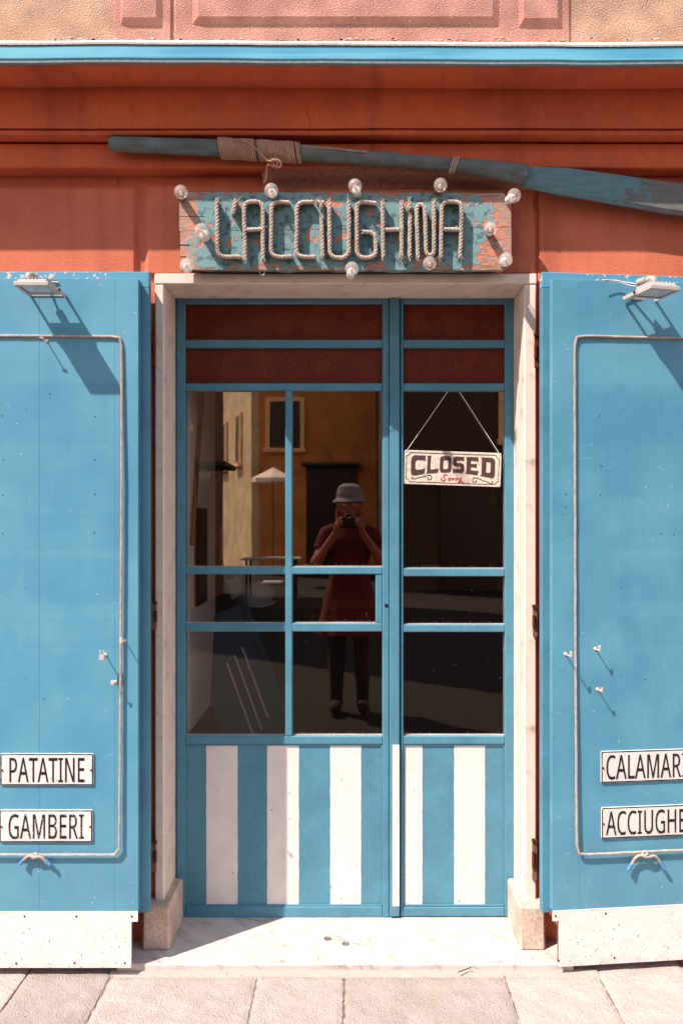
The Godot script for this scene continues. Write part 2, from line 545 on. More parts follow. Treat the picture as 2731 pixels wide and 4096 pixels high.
# the paint of a shutter: faded patches, brush strokes, scratches, chips along the top
func shutter_paint(sd: int) -> ImageTexture:
	var w := 384; var h := 1280
	var a := field(w, h, noise(0.005, 4, sd), false)
	var f := noise(0.02, 3, sd + 1)
	var b := PackedByteArray(); b.resize(w * h * 3)
	var lo := Color(0.300, 0.530, 0.634); var hi := Color(0.380, 0.605, 0.685)
	var wash := field(w, h, noise(0.02, 4, sd + 7), false)
	# ghosts of boards that once hung here
	var ghosts := [Rect2(150, 470, 190, 74), Rect2(150, 560, 190, 90), Rect2(150, 680, 188, 60), Rect2(60, 210, 250, 120)]
	for y in h:
		for x in w:
			var i := (y * w + x)
			var t := a[i] / 255.0
			var st := f.get_noise_2d(x * 5.0, y * 0.25)
			t = clampf(t + st * 0.10 + 0.14 * sin(y * 0.011 + 1.0) + 0.15 * (wash[i] / 255.0 - 0.5), 0.0, 1.0)
			for g in ghosts:
				if g.has_point(Vector2(x, y)): t = clampf(t - 0.20, 0.0, 1.0)
			var col := lo.lerp(hi, t)
			var low := clampf((float(y) / h - 0.80) * 4.0, 0.0, 1.0) * (0.4 + wash[i] / 255.0)
			col = col.lerp(Color(0.34, 0.50, 0.57), low * 0.5)
			b[i * 3] = int(col.r * 255); b[i * 3 + 1] = int(col.g * 255); b[i * 3 + 2] = int(col.b * 255)
	var r := RandomNumberGenerator.new(); r.seed = sd
	for k in 80:  # scratches
		var p := Vector2(r.randf() * w, h * pow(r.randf(), 0.6))
		var ang := r.randf_range(-0.6, 0.6) if r.randf() < 0.6 else r.randf_range(0.9, 1.5)
		var s := r.randf_range(0.15, 0.55)
		for j in int(r.randf_range(3, 26)):
			put(b, w, h, p, Color(0.80, 0.86, 0.88), s * r.randf_range(0.4, 1.0))
			p += Vector2(cos(ang), sin(ang))
	for k in 16:  # rubbed spots
		var p := Vector2(r.randf() * w, h * r.randf_range(0.3, 0.95))
		for j in 110:
			put(b, w, h, p + Vector2(r.randfn(), r.randfn() * 2.2) * 7.0, Color(0.76, 0.85, 0.88), r.randf() * 0.40)
	for k in 30:  # chips
		var p := Vector2(r.randf() * w, h * r.randf())
		for j in 5: put(b, w, h, p + Vector2(r.randf() * 2, r.randf() * 2), Color(0.92, 0.89, 0.86), 0.7)
	for k in 16:  # nail holes
		var p := Vector2([10.0, 150.0, 330.0][k % 3] + r.randf() * 8, 200.0 + 60.0 * k)
		for j in 4: put(b, w, h, p + Vector2(j % 2, j / 2), Color(0.12, 0.16, 0.18), 0.8)
	return tex(w, h, b)

func flange_paint(sd: int) -> ImageTexture:
	var w := 512; var h := 64
	var a := field(w, h, noise(0.06, 4, sd), false)
	var g := field(w, h, noise(0.015, 2, sd + 1), false)
	var b := PackedByteArray(); b.resize(w * h * 3)
	for i in w * h:
		var x := float(i % w) / w
		var t := a[i] / 255.0 + 0.40 * (g[i] / 255.0 - 0.5)
		var col := Color(0.345, 0.575, 0.665)
		if t > 0.74 and x < 0.80: col = Color(0.90, 0.72, 0.66)
		elif t > 0.71 and x < 0.80: col = Color(0.62, 0.72, 0.76)
		b[i * 3] = int(col.r * 255); b[i * 3 + 1] = int(col.g * 255); b[i * 3 + 2] = int(col.b * 255)
	return tex(w, h, b)

func put(b: PackedByteArray, w: int, h: int, p: Vector2, col: Color, s: float) -> void:
	var x := int(p.x); var y := int(p.y)
	if x < 0 or y < 0 or x >= w or y >= h: return
	var i := (y * w + x) * 3
	b[i] = int(lerpf(b[i], col.r * 255, s)); b[i + 1] = int(lerpf(b[i + 1], col.g * 255, s)); b[i + 2] = int(lerpf(b[i + 2], col.b * 255, s))

# weathered sign board: teal paint flaking off an orange primer, bare grey wood at the edges
func sign_pictures() -> Array:
	var w := 1024; var h := 256
	var a := field(w, h, noise(0.010, 5, 71, FastNoiseLite.TYPE_SIMPLEX_SMOOTH, FastNoiseLite.FRACTAL_FBM, 20.0), false)
	var d := field(w, h, noise(0.03, 4, 72, FastNoiseLite.TYPE_SIMPLEX_SMOOTH, FastNoiseLite.FRACTAL_FBM, 9.0), false)
	var e := field(w, h, noise(0.12, 3, 73), false)
	var f := noise(0.03, 3, 74)
	var b := PackedByteArray(); b.resize(w * h * 3)
	var hb := PackedByteArray(); hb.resize(w * h)
	for y in h:
		for x in w:
			var i := y * w + x
			var ux := float(x) / w; var uy := float(y) / h
			var grainy := f.get_noise_2d(x * 0.5, y * 5.0)
			var edge := maxf(maxf(0.085 - ux, ux - 0.905) / 0.09, 0.0) * 0.55 + clampf((0.075 - uy) * 12.0, 0.0, 1.0) * 0.35 + clampf((uy - 0.90) * 11.0, 0.0, 1.0) * 0.40
			var loss := a[i] / 255.0 * 0.75 + d[i] / 255.0 * 0.35 + edge - 0.08
			if ux > 0.86: loss += 0.07
			var k := e[i] / 255.0
			var col: Color
			var up := 0.0
			if loss < 0.68:
				col = Color(0.42, 0.555, 0.565).lerp(Color(0.50, 0.63, 0.63), k).lerp(Color(0.28, 0.35, 0.35), clampf((d[i] / 255.0 - 0.54) * 2.8, 0.0, 0.75))
				up = 0.75 + 0.1 * k
			elif loss < 0.715:
				col = Color(0.50, 0.58, 0.57); up = 0.85
			elif loss < 0.86 and not (uy < 0.09 or uy > 0.93):
				col = Color(0.84, 0.50, 0.40).lerp(Color(0.74, 0.46, 0.38), k); up = 0.45
			else:
				col = Color(0.70, 0.58, 0.51).lerp(Color(0.52, 0.41, 0.36), clampf(0.5 + grainy, 0.0, 1.0)); up = 0.25 + 0.12 * grainy
			if ux < 0.055 or ux > 0.955:
				col = col.lerp(Color(0.70, 0.56, 0.50), 0.45)
			b[i * 3] = int(col.r * 255); b[i * 3 + 1] = int(col.g * 255); b[i * 3 + 2] = int(col.b * 255)
			hb[i] = int(clampf(up + 0.12 * (k - 0.5), 0.0, 1.0) * 255)
	return [tex(w, h, b), tex(w, h, hb, false)]

func blade_paint() -> ImageTexture:
	var w := 512; var h := 64
	var a := field(w, h, noise(0.03, 5, 81), false)
	var f := noise(0.03, 3, 82)
	var b := PackedByteArray(); b.resize(w * h * 3)
	for y in h:
		for x in w:
			var i := y * w + x
			var t := float(x) / w
			var gr := f.get_noise_2d(x * 0.5, y * 4.0)
			var col := Color(0.36, 0.495, 0.525).lerp(Color(0.41, 0.545, 0.565), 0.5 + gr)
			var worn := t + 0.26 * (a[i] / 255.0 - 0.5) + 0.16 * gr
			if worn > 0.56: col = Color(0.46, 0.46, 0.44).lerp(Color(0.40, 0.41, 0.40), 0.5 + gr)
			if worn > 0.86: col = Color(0.62, 0.54, 0.48).lerp(Color(0.52, 0.46, 0.42), 0.5 + gr)
			b[i * 3] = int(col.r * 255); b[i * 3 + 1] = int(col.g * 255); b[i * 3 + 2] = int(col.b * 255)
	return tex(w, h, b)

# plaster over the sign: brown damp patch
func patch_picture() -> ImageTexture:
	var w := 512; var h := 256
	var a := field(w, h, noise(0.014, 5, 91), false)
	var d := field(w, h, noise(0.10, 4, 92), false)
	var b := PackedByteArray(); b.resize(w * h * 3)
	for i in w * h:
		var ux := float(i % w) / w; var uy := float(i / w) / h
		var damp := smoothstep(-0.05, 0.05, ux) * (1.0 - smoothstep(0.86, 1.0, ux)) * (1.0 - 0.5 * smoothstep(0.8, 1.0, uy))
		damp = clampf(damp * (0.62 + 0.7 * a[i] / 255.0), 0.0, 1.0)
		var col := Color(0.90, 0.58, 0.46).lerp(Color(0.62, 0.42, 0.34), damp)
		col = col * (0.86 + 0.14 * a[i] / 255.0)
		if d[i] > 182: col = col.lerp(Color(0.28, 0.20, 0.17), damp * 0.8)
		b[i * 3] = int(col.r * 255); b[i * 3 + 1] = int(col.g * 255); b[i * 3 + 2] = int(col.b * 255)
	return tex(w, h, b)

# ---------------------------------------------------------------- the picture
func _ready() -> void:
	var cam := Camera3D.new()
	cam.name = "camera"
	cam.projection = Camera3D.PROJECTION_FRUSTUM
	cam.near = 0.05; cam.far = 300.0
	cam.size = cam.near * 2352.0 / FOC
	cam.frustum_offset = Vector2(-24.0 / FOC, 24.0 / FOC) * cam.near
	cam.position = Vector3(0, EYE, CZ)
	add_child(cam)
	cam.current = true
	var we := WorldEnvironment.new()
	we.name = "environment"
	var env := Environment.new()
	var sky := Sky.new()
	var sm := ProceduralSkyMaterial.new()
	sm.sky_top_color = Color(0.50, 0.56, 0.66)
	sm.sky_horizon_color = Color(0.96, 0.86, 0.77)
	sm.sky_curve = 0.18
	sm.sky_energy_multiplier = 1.3
	sm.ground_bottom_color = Color(0.36, 0.32, 0.29)
	sm.ground_horizon_color = Color(0.62, 0.58, 0.54)
	sky.sky_material = sm
	env.background_mode = Environment.BG_SKY
	env.sky = sky
	env.tonemap_mode = Environment.TONE_MAPPER_LINEAR
	env.tonemap_exposure = 1.72
	env.sdfgi_enabled = true; env.ssao_enabled = true; env.ssil_enabled = true
	we.environment = env
	add_child(we)
	var sun := DirectionalLight3D.new()
	sun.name = "sun"
	sun.light_energy = 1.55
	sun.light_color = Color(1.0, 0.95, 0.915)
	sun.light_angular_distance = 0.5
	sun.shadow_enabled = true
	sun.sky_mode = DirectionalLight3D.SKY_MODE_LIGHT_ONLY
	add_child(sun)
	sun.look_at_from_position(Vector3.ZERO, SUN, Vector3.UP)

	make_materials()
	build_ground()
	build_shop()
	build_ledge()
	build_surround()
	build_doors()
	build_interior()
	var left := build_shutter(-1)
	var right := build_shutter(1)
	build_sign()
	build_oar()
	build_square()
	build_person()

# ---------------------------------------------------------------- ground
func build_ground() -> void:
	var pav := Node3D.new()
	pav.name = "pavement"
	add_child(pav)
	pav.set_meta("kind", "structure")
	obj("mortar_bed", MB.new().box(Vector3(-4.2, -0.2, -0.30), Vector3(4.2, -0.007, 1.9)), M.mortar, pav)
	var f := noise(1.0, 4, 5)
	var js := [-3.3, -2.7, -2.2, -1.62, -1.037, -0.767, -0.300, -0.025, 0.4825, 0.783, 1.07, 1.55, 2.1, 2.8, 3.4]
	var k := 0
	for i in js.size() - 1:
		var inner: bool = js[i] > -0.80 and js[i + 1] < 0.80
		stone(pav, js[i], js[i + 1], 0.160 if inner else -0.022, 0.74, f, k); k += 1
	var js2 := [-3.0, -2.35, -1.8, -1.2, -0.6, -0.12, 0.3, 0.85, 1.4, 1.95, 2.5, 3.1]
	for i in js2.size() - 1:
		stone(pav, js2[i], js2[i + 1], 0.752, 1.25, f, k); k += 1
		stone(pav, js2[i] + 0.2, js2[i + 1] + 0.2, 1.262, 1.78, f, k); k += 1
	# pale mortar dragged along the foot of the doorstep
	var mb := MB.new()
	var st := 60
	for s in st:
		var a := lerpf(-0.772, 0.785, float(s) / st); var b := lerpf(-0.772, 0.785, float(s + 1) / st)
		var ha := 0.005 + 0.003 * f.get_noise_1d(a * 14.0); var hb := 0.005 + 0.003 * f.get_noise_1d(b * 14.0)
		var za := 0.156 + 0.006 * f.get_noise_1d(a * 9.0 + 7.0); var zb := 0.156 + 0.006 * f.get_noise_1d(b * 9.0 + 7.0)
		mb.quad(Vector3(a, ha, 0.13), Vector3(b, hb, 0.13), Vector3(b, hb * 0.6, 0.143), Vector3(a, ha * 0.6, 0.143), Vector3.UP)
		mb.quad(Vector3(a, ha * 0.6, 0.143), Vector3(b, hb * 0.6, 0.143), Vector3(b, -0.008, zb), Vector3(a, -0.008, za), Vector3.UP)
	obj("mortar_fillet", mb, M.mortar, pav)
	struct("street", MB.new().box(Vector3(-40, -0.4, 1.9), Vector3(40, -0.012, 60)), M.street)
	struct("street_beyond", MB.new().box(Vector3(-40, -0.5, -20), Vector3(40, -0.21, 1.9)), M.street)
	# dirt and grit in the joints
	var rg := RandomNumberGenerator.new(); rg.seed = 17
	var dirt := MB.new()
	for x in js:
		var z := 0.17
		while z < 0.74:
			var l := rg.randf_range(0.01, 0.05)
			if rg.randf() < 0.72: rough_flake(dirt, Vector3(x + 0.0022 * f.get_noise_1d(z * 40.0 + x * 9.0), 0.0006, z), rg.randf_range(0.0012, 0.0032), l * 0.6, rg, true)
			z += l * 0.8
	for grit in 260:
		var p := Vector3(rg.randf_range(-1.2, 1.2), 0.0032, 0.15 + 0.5 * pow(rg.randf(), 1.6))
		var big := rg.randf_range(0.0006, 0.0022)
		rough_flake(dirt, p, big * 1.4, big, rg, true)
	obj("joint_dirt", dirt, M.dark_plaster, pav).set_meta("kind", "stuff")
	# a twig lying on the stones
	var tw := obj("twig", MB.new().tube([P(1051, 2235, 0.16) * Vector3(1, 0, 1) + Vector3(0, 0.012, 0.0), P(1066, 2230, 0.15) * Vector3(1, 0, 1) + Vector3(0, 0.014, 0.0), P(1082, 2223, 0.145) * Vector3(1, 0, 1) + Vector3(0, 0.02, 0.0)], 0.0016, 5), M.dark_wood)
	tag(tw, "thin dark twig lying on the paving at the foot of the doorstep", "twig")

func stone(parent: Node, x0: float, x1: float, z0: float, z1: float, f: FastNoiseLite, k: int) -> void:
	var mb := MB.new()
	var nx := int((x1 - x0) / 0.014); var nz := int((z1 - z0) / 0.014)
	if z0 > 0.7: nx = 8; nz = 7
	var g := 0.0028
	var h := []
	for j in nz + 1:
		var row := []
		for i in nx + 1:
			var u := float(i) / nx; var w := float(j) / nz
			var x := lerpf(x0 + g, x1 - g, u); var z := lerpf(z0 + g, z1 - g, w)
			var ex := minf(x - x0, x1 - x); var ez := minf(z - z0, z1 - z)
			var wob := 0.004 * f.get_noise_2d(x * 30.0, z * 30.0)
			if i == 0 or i == nx: x += wob
			if j == 0 or j == nz: z += wob
			var y := 0.0022 * f.get_noise_2d(x * 11.0 + k * 3.0, z * 11.0) + 0.0016 * sin(k * 2.3)
			y -= 0.006 * pow(clampf(1.0 - minf(ex, ez) / 0.012, 0.0, 1.0), 2.0)
			row.push_back(Vector3(x, y, z))
		h.push_back(row)
	for j in nz:
		for i in nx:
			mb.quad4(h[j][i], h[j][i + 1], h[j + 1][i + 1], h[j + 1][i], nv(h, i, j), nv(h, i + 1, j), nv(h, i + 1, j + 1), nv(h, i, j + 1))
	for i in nx:
		for j in [0, nz]:
			var a: Vector3 = h[j][i]; var b: Vector3 = h[j][i + 1]
			mb.quad(a, b, b * Vector3(1, 0, 1) - Vector3(0, 0.06, 0), a * Vector3(1, 0, 1) - Vector3(0, 0.06, 0), Vector3(0, 0, -1 if j == 0 else 1))
	for j in nz:
		for i in [0, nx]:
			var a: Vector3 = h[j][i]; var b: Vector3 = h[j + 1][i]
			mb.quad(a, b, b * Vector3(1, 0, 1) - Vector3(0, 0.06, 0), a * Vector3(1, 0, 1) - Vector3(0, 0.06, 0), Vector3(-1 if i == 0 else 1, 0, 0))
	obj("paving_stone", mb, M.stone[(k * 7 + k / 3) % 4], parent)

func nv(h: Array, i: int, j: int) -> Vector3:
	var a: Vector3 = h[j][mini(i + 1, h[j].size() - 1)] - h[j][maxi(i - 1, 0)]
	var b: Vector3 = h[mini(j + 1, h.size() - 1)][i] - h[maxi(j - 1, 0)][i]
	var n := b.cross(a).normalized()
	return n if n.y > 0.0 else -n

# ---------------------------------------------------------------- the house front
# a raised field with sloping edges, from z0 to z1
func field_panel(x0: float, x1: float, y0: float, y1: float, z0: float, z1: float, l: float, r: float, b: float, t: float) -> MB:
	var mb := MB.new()
	var A := [Vector3(x0, y0, z0), Vector3(x1, y0, z0), Vector3(x1, y1, z0), Vector3(x0, y1, z0)]
	var B := [Vector3(x0 + l, y0 + b, z1), Vector3(x1 - r, y0 + b, z1), Vector3(x1 - r, y1 - t, z1), Vector3(x0 + l, y1 - t, z1)]
	mb.quad(B[0], B[1], B[2], B[3], Vector3(0, 0, 1))
	for i in 4:
		var j := (i + 1) % 4
		var o: Vector3 = [Vector3(0, -1, 0.6), Vector3(1, 0, 0.6), Vector3(0, 1, 0.6), Vector3(-1, 0, 0.6)][i]
		mb.quad(A[i], A[j], B[j], B[i], o)
	return mb

func build_shop() -> void:
	var s := thing("shop_building", "terracotta plastered shop building with moulded cornice, around the blue door", "building")
	var zb := -0.025
	var top := Y(385, 0.045)
	var xl := X(355, 0.0); var xr := X(1232, 0.0)
	obj("wall", MB.new().box(Vector3(-4, -0.1, -0.35), Vector3(xl, top + 0.3, zb)), M.wall, s)
	obj("wall", MB.new().box(Vector3(xr, -0.1, -0.35), Vector3(4, top + 0.3, zb)), M.wall, s)
	obj("wall", MB.new().box(Vector3(xl, Y(629, 0.0), -0.35), Vector3(xr, top + 0.3, zb)), M.wall, s)
	var zp := -0.009
	var pt := Y(428, zp)
	obj("wall_panel", field_panel(-4, X(316, zp), 0.15, pt, zb, zp, 0.01, 0.013, 0.01, 0.007), M.panel, s)
	var mid := obj("wall_panel", field_panel(X(330, zp), X(1236, zp), Y(627, 0.0), Y(424, zp), zb, zp, 0.016, 0.020, 0.004, 0.007), M.panel, s)
	obj("wall_panel", field_panel(X(1237, zp), 4, 0.15, pt + 0.02, zb, zp, 0.004, 0.01, 0.01, 0.007), M.panel, s)
	# cornice under the ledge
	var y2 := Y(331, 0.045); var y3 := Y(325, 0.045); var y4 := Y(309, 0.09); var y5 := Y(185, 0.09)
	var f := noise(0.8, 3, 6)
	var wob := func(x: float) -> float: return 0.0022 * f.get_noise_1d(x * 2.2) + 0.0008 * f.get_noise_1d(x * 12.0)
	obj("architrave", MB.new().run_along([Vector2(zb, top), Vector2(0.041, top), Vector2(0.045, top + 0.004), Vector2(0.045, y2), Vector2(0.026, y2 + 0.001), Vector2(0.026, y3)], -4, 4, 80, wob), M.trim, s)
	obj("fascia", MB.new().run_along([Vector2(0.026, y3), Vector2(0.088, y4), Vector2(0.092, y4 + 0.006), Vector2(0.092, y4 + 0.011), Vector2(0.080, y4 + 0.012), Vector2(0.080, y4 + 0.019), Vector2(0.090, y4 + 0.021), Vector2(0.090, y5 + 0.03)], -4, 4, 80, wob), M.trim, s)
	obj("fascia_core", MB.new().box(Vector3(-4, top + 0.02, -0.3), Vector3(4, y5 + 0.03, 0.02)), M.trim, s)
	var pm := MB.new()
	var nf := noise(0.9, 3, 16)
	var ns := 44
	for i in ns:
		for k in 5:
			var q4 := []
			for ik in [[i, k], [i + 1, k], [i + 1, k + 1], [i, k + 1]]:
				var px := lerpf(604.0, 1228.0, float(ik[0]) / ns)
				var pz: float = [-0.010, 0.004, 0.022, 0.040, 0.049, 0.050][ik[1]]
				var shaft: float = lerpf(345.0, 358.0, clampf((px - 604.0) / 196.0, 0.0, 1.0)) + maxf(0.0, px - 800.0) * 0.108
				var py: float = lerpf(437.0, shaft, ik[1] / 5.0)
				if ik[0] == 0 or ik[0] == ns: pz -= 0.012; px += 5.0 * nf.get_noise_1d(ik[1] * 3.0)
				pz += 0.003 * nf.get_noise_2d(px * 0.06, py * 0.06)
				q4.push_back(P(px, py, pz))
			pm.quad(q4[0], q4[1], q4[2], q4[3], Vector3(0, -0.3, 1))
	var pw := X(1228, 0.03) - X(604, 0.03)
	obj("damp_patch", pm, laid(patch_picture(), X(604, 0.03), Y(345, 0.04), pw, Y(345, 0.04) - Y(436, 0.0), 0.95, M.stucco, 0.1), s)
	# upper storey
	var zu := 0.012
	var pz := 0.020
	var yb := y5 + 0.02
	obj("upper_wall", MB.new().box(Vector3(-4, yb, -0.35), Vector3(4, 5.2, zu)), M.orange, s)
	obj("painted_bay", field_panel(X(262, pz), X(395, pz), yb + 0.05, 5.0, zu, pz, 0.004, 0.006, 0.004, 0.01), M.pink, s)
	obj("painted_bay", field_panel(X(400, pz), X(1312, pz), yb + 0.05, 5.0, zu, pz, 0.006, 0.010, 0.004, 0.01), M.pink, s)
	var q := 0.034
	obj("raised_moulding", field_panel(X(275, q), X(372, q), Y(52, q), 4.9, pz, q, 0.010, 0.020, 0.018, 0.01), M.pink, s)
	obj("raised_moulding", field_panel(X(440, q), X(1147, q), Y(50, q), 4.9, pz, q, 0.022, 0.024, 0.018, 0.01), M.pink, s)
	obj("raised_moulding", field_panel(X(1192, q), X(1293, q), Y(59, q), 4.9, pz, q, 0.016, 0.020, 0.026, 0.01), M.pink, s)

func rough_flake(mb: MB, at: Vector3, rx: float, ry: float, r: RandomNumberGenerator, flat: bool) -> void:
	var n := 7
	var ring := []
	for i in n:
		var g := TAU * i / n
		var k := r.randf_range(0.55, 1.0)
		ring.push_back(at + (Vector3(cos(g) * rx * k, 0, sin(g) * ry * k) if flat else Vector3(cos(g) * rx * k, sin(g) * ry * k, 0)))
	for i in n: mb.tri(at, ring[i], ring[(i + 1) % n], Vector3.UP if flat else Vector3(0, 0, 1))

func build_ledge() -> void:
	var l := thing("painted_ledge", "long blue painted wooden ledge with white capping, running above the shop front", "ledge")
	var f := noise(0.6, 3, 8)
	var sag := func(x: float) -> float: return 0.004 * f.get_noise_1d(x * 1.6) + 0.0016 * f.get_noise_1d(x * 9.0) - 0.002 * x
	var zf := 0.233
	var yt := Y(104, zf); var yb := Y(137, zf)
	obj("white_capping", MB.new().run_along([Vector2(zf + 0.003, yt - 0.002), Vector2(zf + 0.004, yt + 0.004), Vector2(0.012, Y(91.5, 0.02))], -4, 4, 90, sag), M.flash, l)
	var b := obj("front_board", MB.new().run_along([Vector2(0.205, yb), Vector2(zf - 0.003, yb), Vector2(zf, yb + 0.003), Vector2(zf, yt - 0.004), Vector2(zf - 0.004, yt), Vector2(0.02, yt + 0.08)], -4, 4, 90, sag), M.ledge_blue, l)
	M.ledge_blue.uv1_offset = Vector3(0.5, (yt + 0.02) / 0.14, 0)
	var yd := Y(146.5, 0.230)
	obj("drip_strip", MB.new().run_along([Vector2(0.219, yd), Vector2(0.228, yd), Vector2(0.230, yd + 0.002), Vector2(0.230, yb + 0.001), Vector2(0.205, yb + 0.002)], -4, 4, 90, sag), M.ledge_grey, l)
	obj("soffit", MB.new().run_along([Vector2(0.0, yd - 0.002), Vector2(0.216, yd - 0.003), Vector2(0.221, yd + 0.004), Vector2(0.221, yd + 0.012)], -4, 4, 60, sag), M.trim, l)
	var r := RandomNumberGenerator.new(); r.seed = 88
	var chips := MB.new()
	for k in 90:
		var px := 120.0 + 1400.0 * r.randf()
		var big := r.randf_range(0.002, 0.011)
		rough_flake(chips, P(px, 92.0 - 7.0 * r.randf() * r.randf(), 0.0215), big * 1.5, big * 0.6, r, false)
	for k in 26:
		var big := r.randf_range(0.001, 0.0035)
		rough_flake(chips, P(560.0 + 620.0 * r.randf(), 25.0 + 62.0 * r.randf(), 0.0355 if k % 3 else 0.0215), big, big, r, false)
	obj("bared_plaster", chips, M.white, l).set_meta("kind", "stuff")
	# a small bracket plate at the left end
	var br := obj("bracket_plate", MB.new().box(P(-10, 178, 0.10), P(9, 147, 0.11), 0.001), M.trim)
	tag(br, "small red painted metal plate under the left end of the ledge", "bracket")

func build_surround() -> void:
	var d := thing("marble_door_surround", "pale veined marble surround framing the blue glazed door", "door surround")
	var xl := X(355, 0.0); var xi := X(377, 0.0); var xj := X(1203, 0.0); var xr := X(1232, 0.0)
	var yl := Y(652, 0.0); var yt := Y(628, 0.0)
	var ft := EYE - 1.41875
	obj("lintel", MB.new().box(Vector3(xl, yl, -0.25), Vector3(xr, yt, 0.0), 0.003), M.marble, d)
	obj("jamb", MB.new().box(Vector3(xl + 0.001, ft, -0.25), Vector3(xi, yl - 0.0012, -0.001), 0.004), M.marble, d)
	obj("jamb", MB.new().box(Vector3(xj, ft, -0.25), Vector3(xr - 0.001, yl - 0.0012, -0.001), 0.004), M.marble, d)
	var h := (2183.0 - 2082.0) / FOC * 2.771
	for a in [[X(327, 0.049), X(390, 0.049)], [X(1193, 0.049), X(1252, 0.049)]]:
		obj("plinth", MB.new().box(Vector3(a[0], ft - 0.002, -0.178), Vector3(a[1], ft + h, 0.049), 0.007), M.marble_warm, d)
	var t := thing("doorstep", "white veined marble doorstep slab below the blue door", "doorstep")
	obj("slab", MB.new().box(Vector3(-0.755, -0.15, -0.30), Vector3(0.712, ft, 0.134), 0.004), M.marble_step, t)
	for p in [Vector2(752, 2157), Vector2(793, 2169)]:
		var z: float = CZ - 1.41875 * FOC / (p.y - UY)
		var mb := MB.new().lathe([Vector2(0.0125, ft), Vector2(0.0125, ft + 0.003), Vector2(0.0085, ft + 0.0035), Vector2(0.0075, ft + 0.0012), Vector2(0.0, ft + 0.0012)], 16, Transform3D(Basis(Vector3(1, 0, 0), Vector3(0, 0, -1), Vector3(0, 1, 0)), Vector3(X(p.x, z), 0, z)))
		obj("floor_socket", mb, M.steel, t)
	# rusty hinges in the gaps beside the jambs
	var spots := [[350.0, 765.0, 840.0, "rust"], [354.0, 1385.0, 1446.0, "pale"], [353.0, 1935.0, 2000.0, "pale"], [1233.0, 768.0, 845.0, "rust"], [1229.0, 1392.0, 1462.0, "pale"], [1228.0, 1930.0, 2020.0, "pale"]]
	var words := ["rusty iron hinge at the top of the left shutter", "bare iron hinge at mid height of the left shutter", "worn iron hinge at the foot of the left shutter", "rusty orange hinge at the top of the right shutter", "half painted hinge at mid height of the right shutter", "worn iron hinge at the foot of the right shutter"]
	for i in 6:
		var a = spots[i]
		var z := 0.012
		var hg := thing("hinge", words[i], "hinge", Vector3.ZERO, 0.0, "hinges of the two shutters")
		var w := 7.0
		obj("hinge_leaf", MB.new().box(P(a[0] - w, a[2], z - 0.010), P(a[0] + w * 0.7, a[1], z), 0.0012), M.rust if a[3] == "rust" else M.wood, hg)
		var m: float = (a[1] + a[2]) * 0.5; var q: float = (a[2] - a[1]) * 0.2
		var cx: float = a[0] + (4.0 if i < 3 else -4.0)
		obj("knuckle", MB.new().tube([P(cx, m - q, z + 0.003), P(cx, m + q, z + 0.003)], 0.0052, 10), M.rust, hg)
		obj("pin", MB.new().tube([P(cx, a[1] - 3.0, z + 0.002), P(cx, a[1] + 3.0, z + 0.002)], 0.0062, 8), M.rust, hg)

# ---------------------------------------------------------------- the glazed door
func DX(px: float) -> float: return (px - UX) / 640.0
func DY(py: float) -> float: return EYE - (py - UY) / 640.0

func bar(parent: Node, called: String, x0: float, x1: float, y0: float, y1: float, front := -0.18, back := -0.222) -> MeshInstance3D:
	return obj(called, MB.new().box(Vector3(DX(x0), DY(y1), back), Vector3(DX(x1), DY(y0), front), 0.0028), M.blue, parent)

func pane(parent: Node, x0: float, x1: float, y0: float, y1: float) -> void:
	var mb := MB.new()
	var z := -0.200
	mb.quad(Vector3(DX(x0 - 3), DY(y1 + 3), z), Vector3(DX(x1 + 3), DY(y1 + 3), z), Vector3(DX(x1 + 3), DY(y0 - 3), z), Vector3(DX(x0 - 3), DY(y0 - 3), z), Vector3(0, 0, 1))
	var g := obj("glass_pane", mb, M.glass, parent)
	# dried specks that gather along the lower edge
	var r := RandomNumberGenerator.new(); r.seed = int(x0 * 7.0 + y0)
	var d := MB.new()
	for k in int((x1 - x0) * 0.5):
		var y := y1 - 1.0 - 6.0 * pow(r.randf(), 2.0) if k % 6 else lerpf(y0, y1, r.randf())
		var x := lerpf(x0, x1, r.randf())
		var s := r.randf_range(0.0002, 0.0010)
		var p := Vector3(DX(x), DY(y), z + 0.0012)
		d.quad(p + Vector3(-s, -s * 0.7, 0), p + Vector3(s, -s * 0.5, 0), p + Vector3(s * 0.8, s * 0.6, 0), p + Vector3(-s * 0.7, s, 0), Vector3(0, 0, 1))
	var o := obj("dust", d, M.dust, g)
	o.set_meta("kind", "stuff")
	# putty line
	obj("putty", MB.new().box(Vector3(DX(x0), DY(y1), z - 0.001), Vector3(DX(x1), DY(y1 - 1.6), -0.190)), M.white, g)

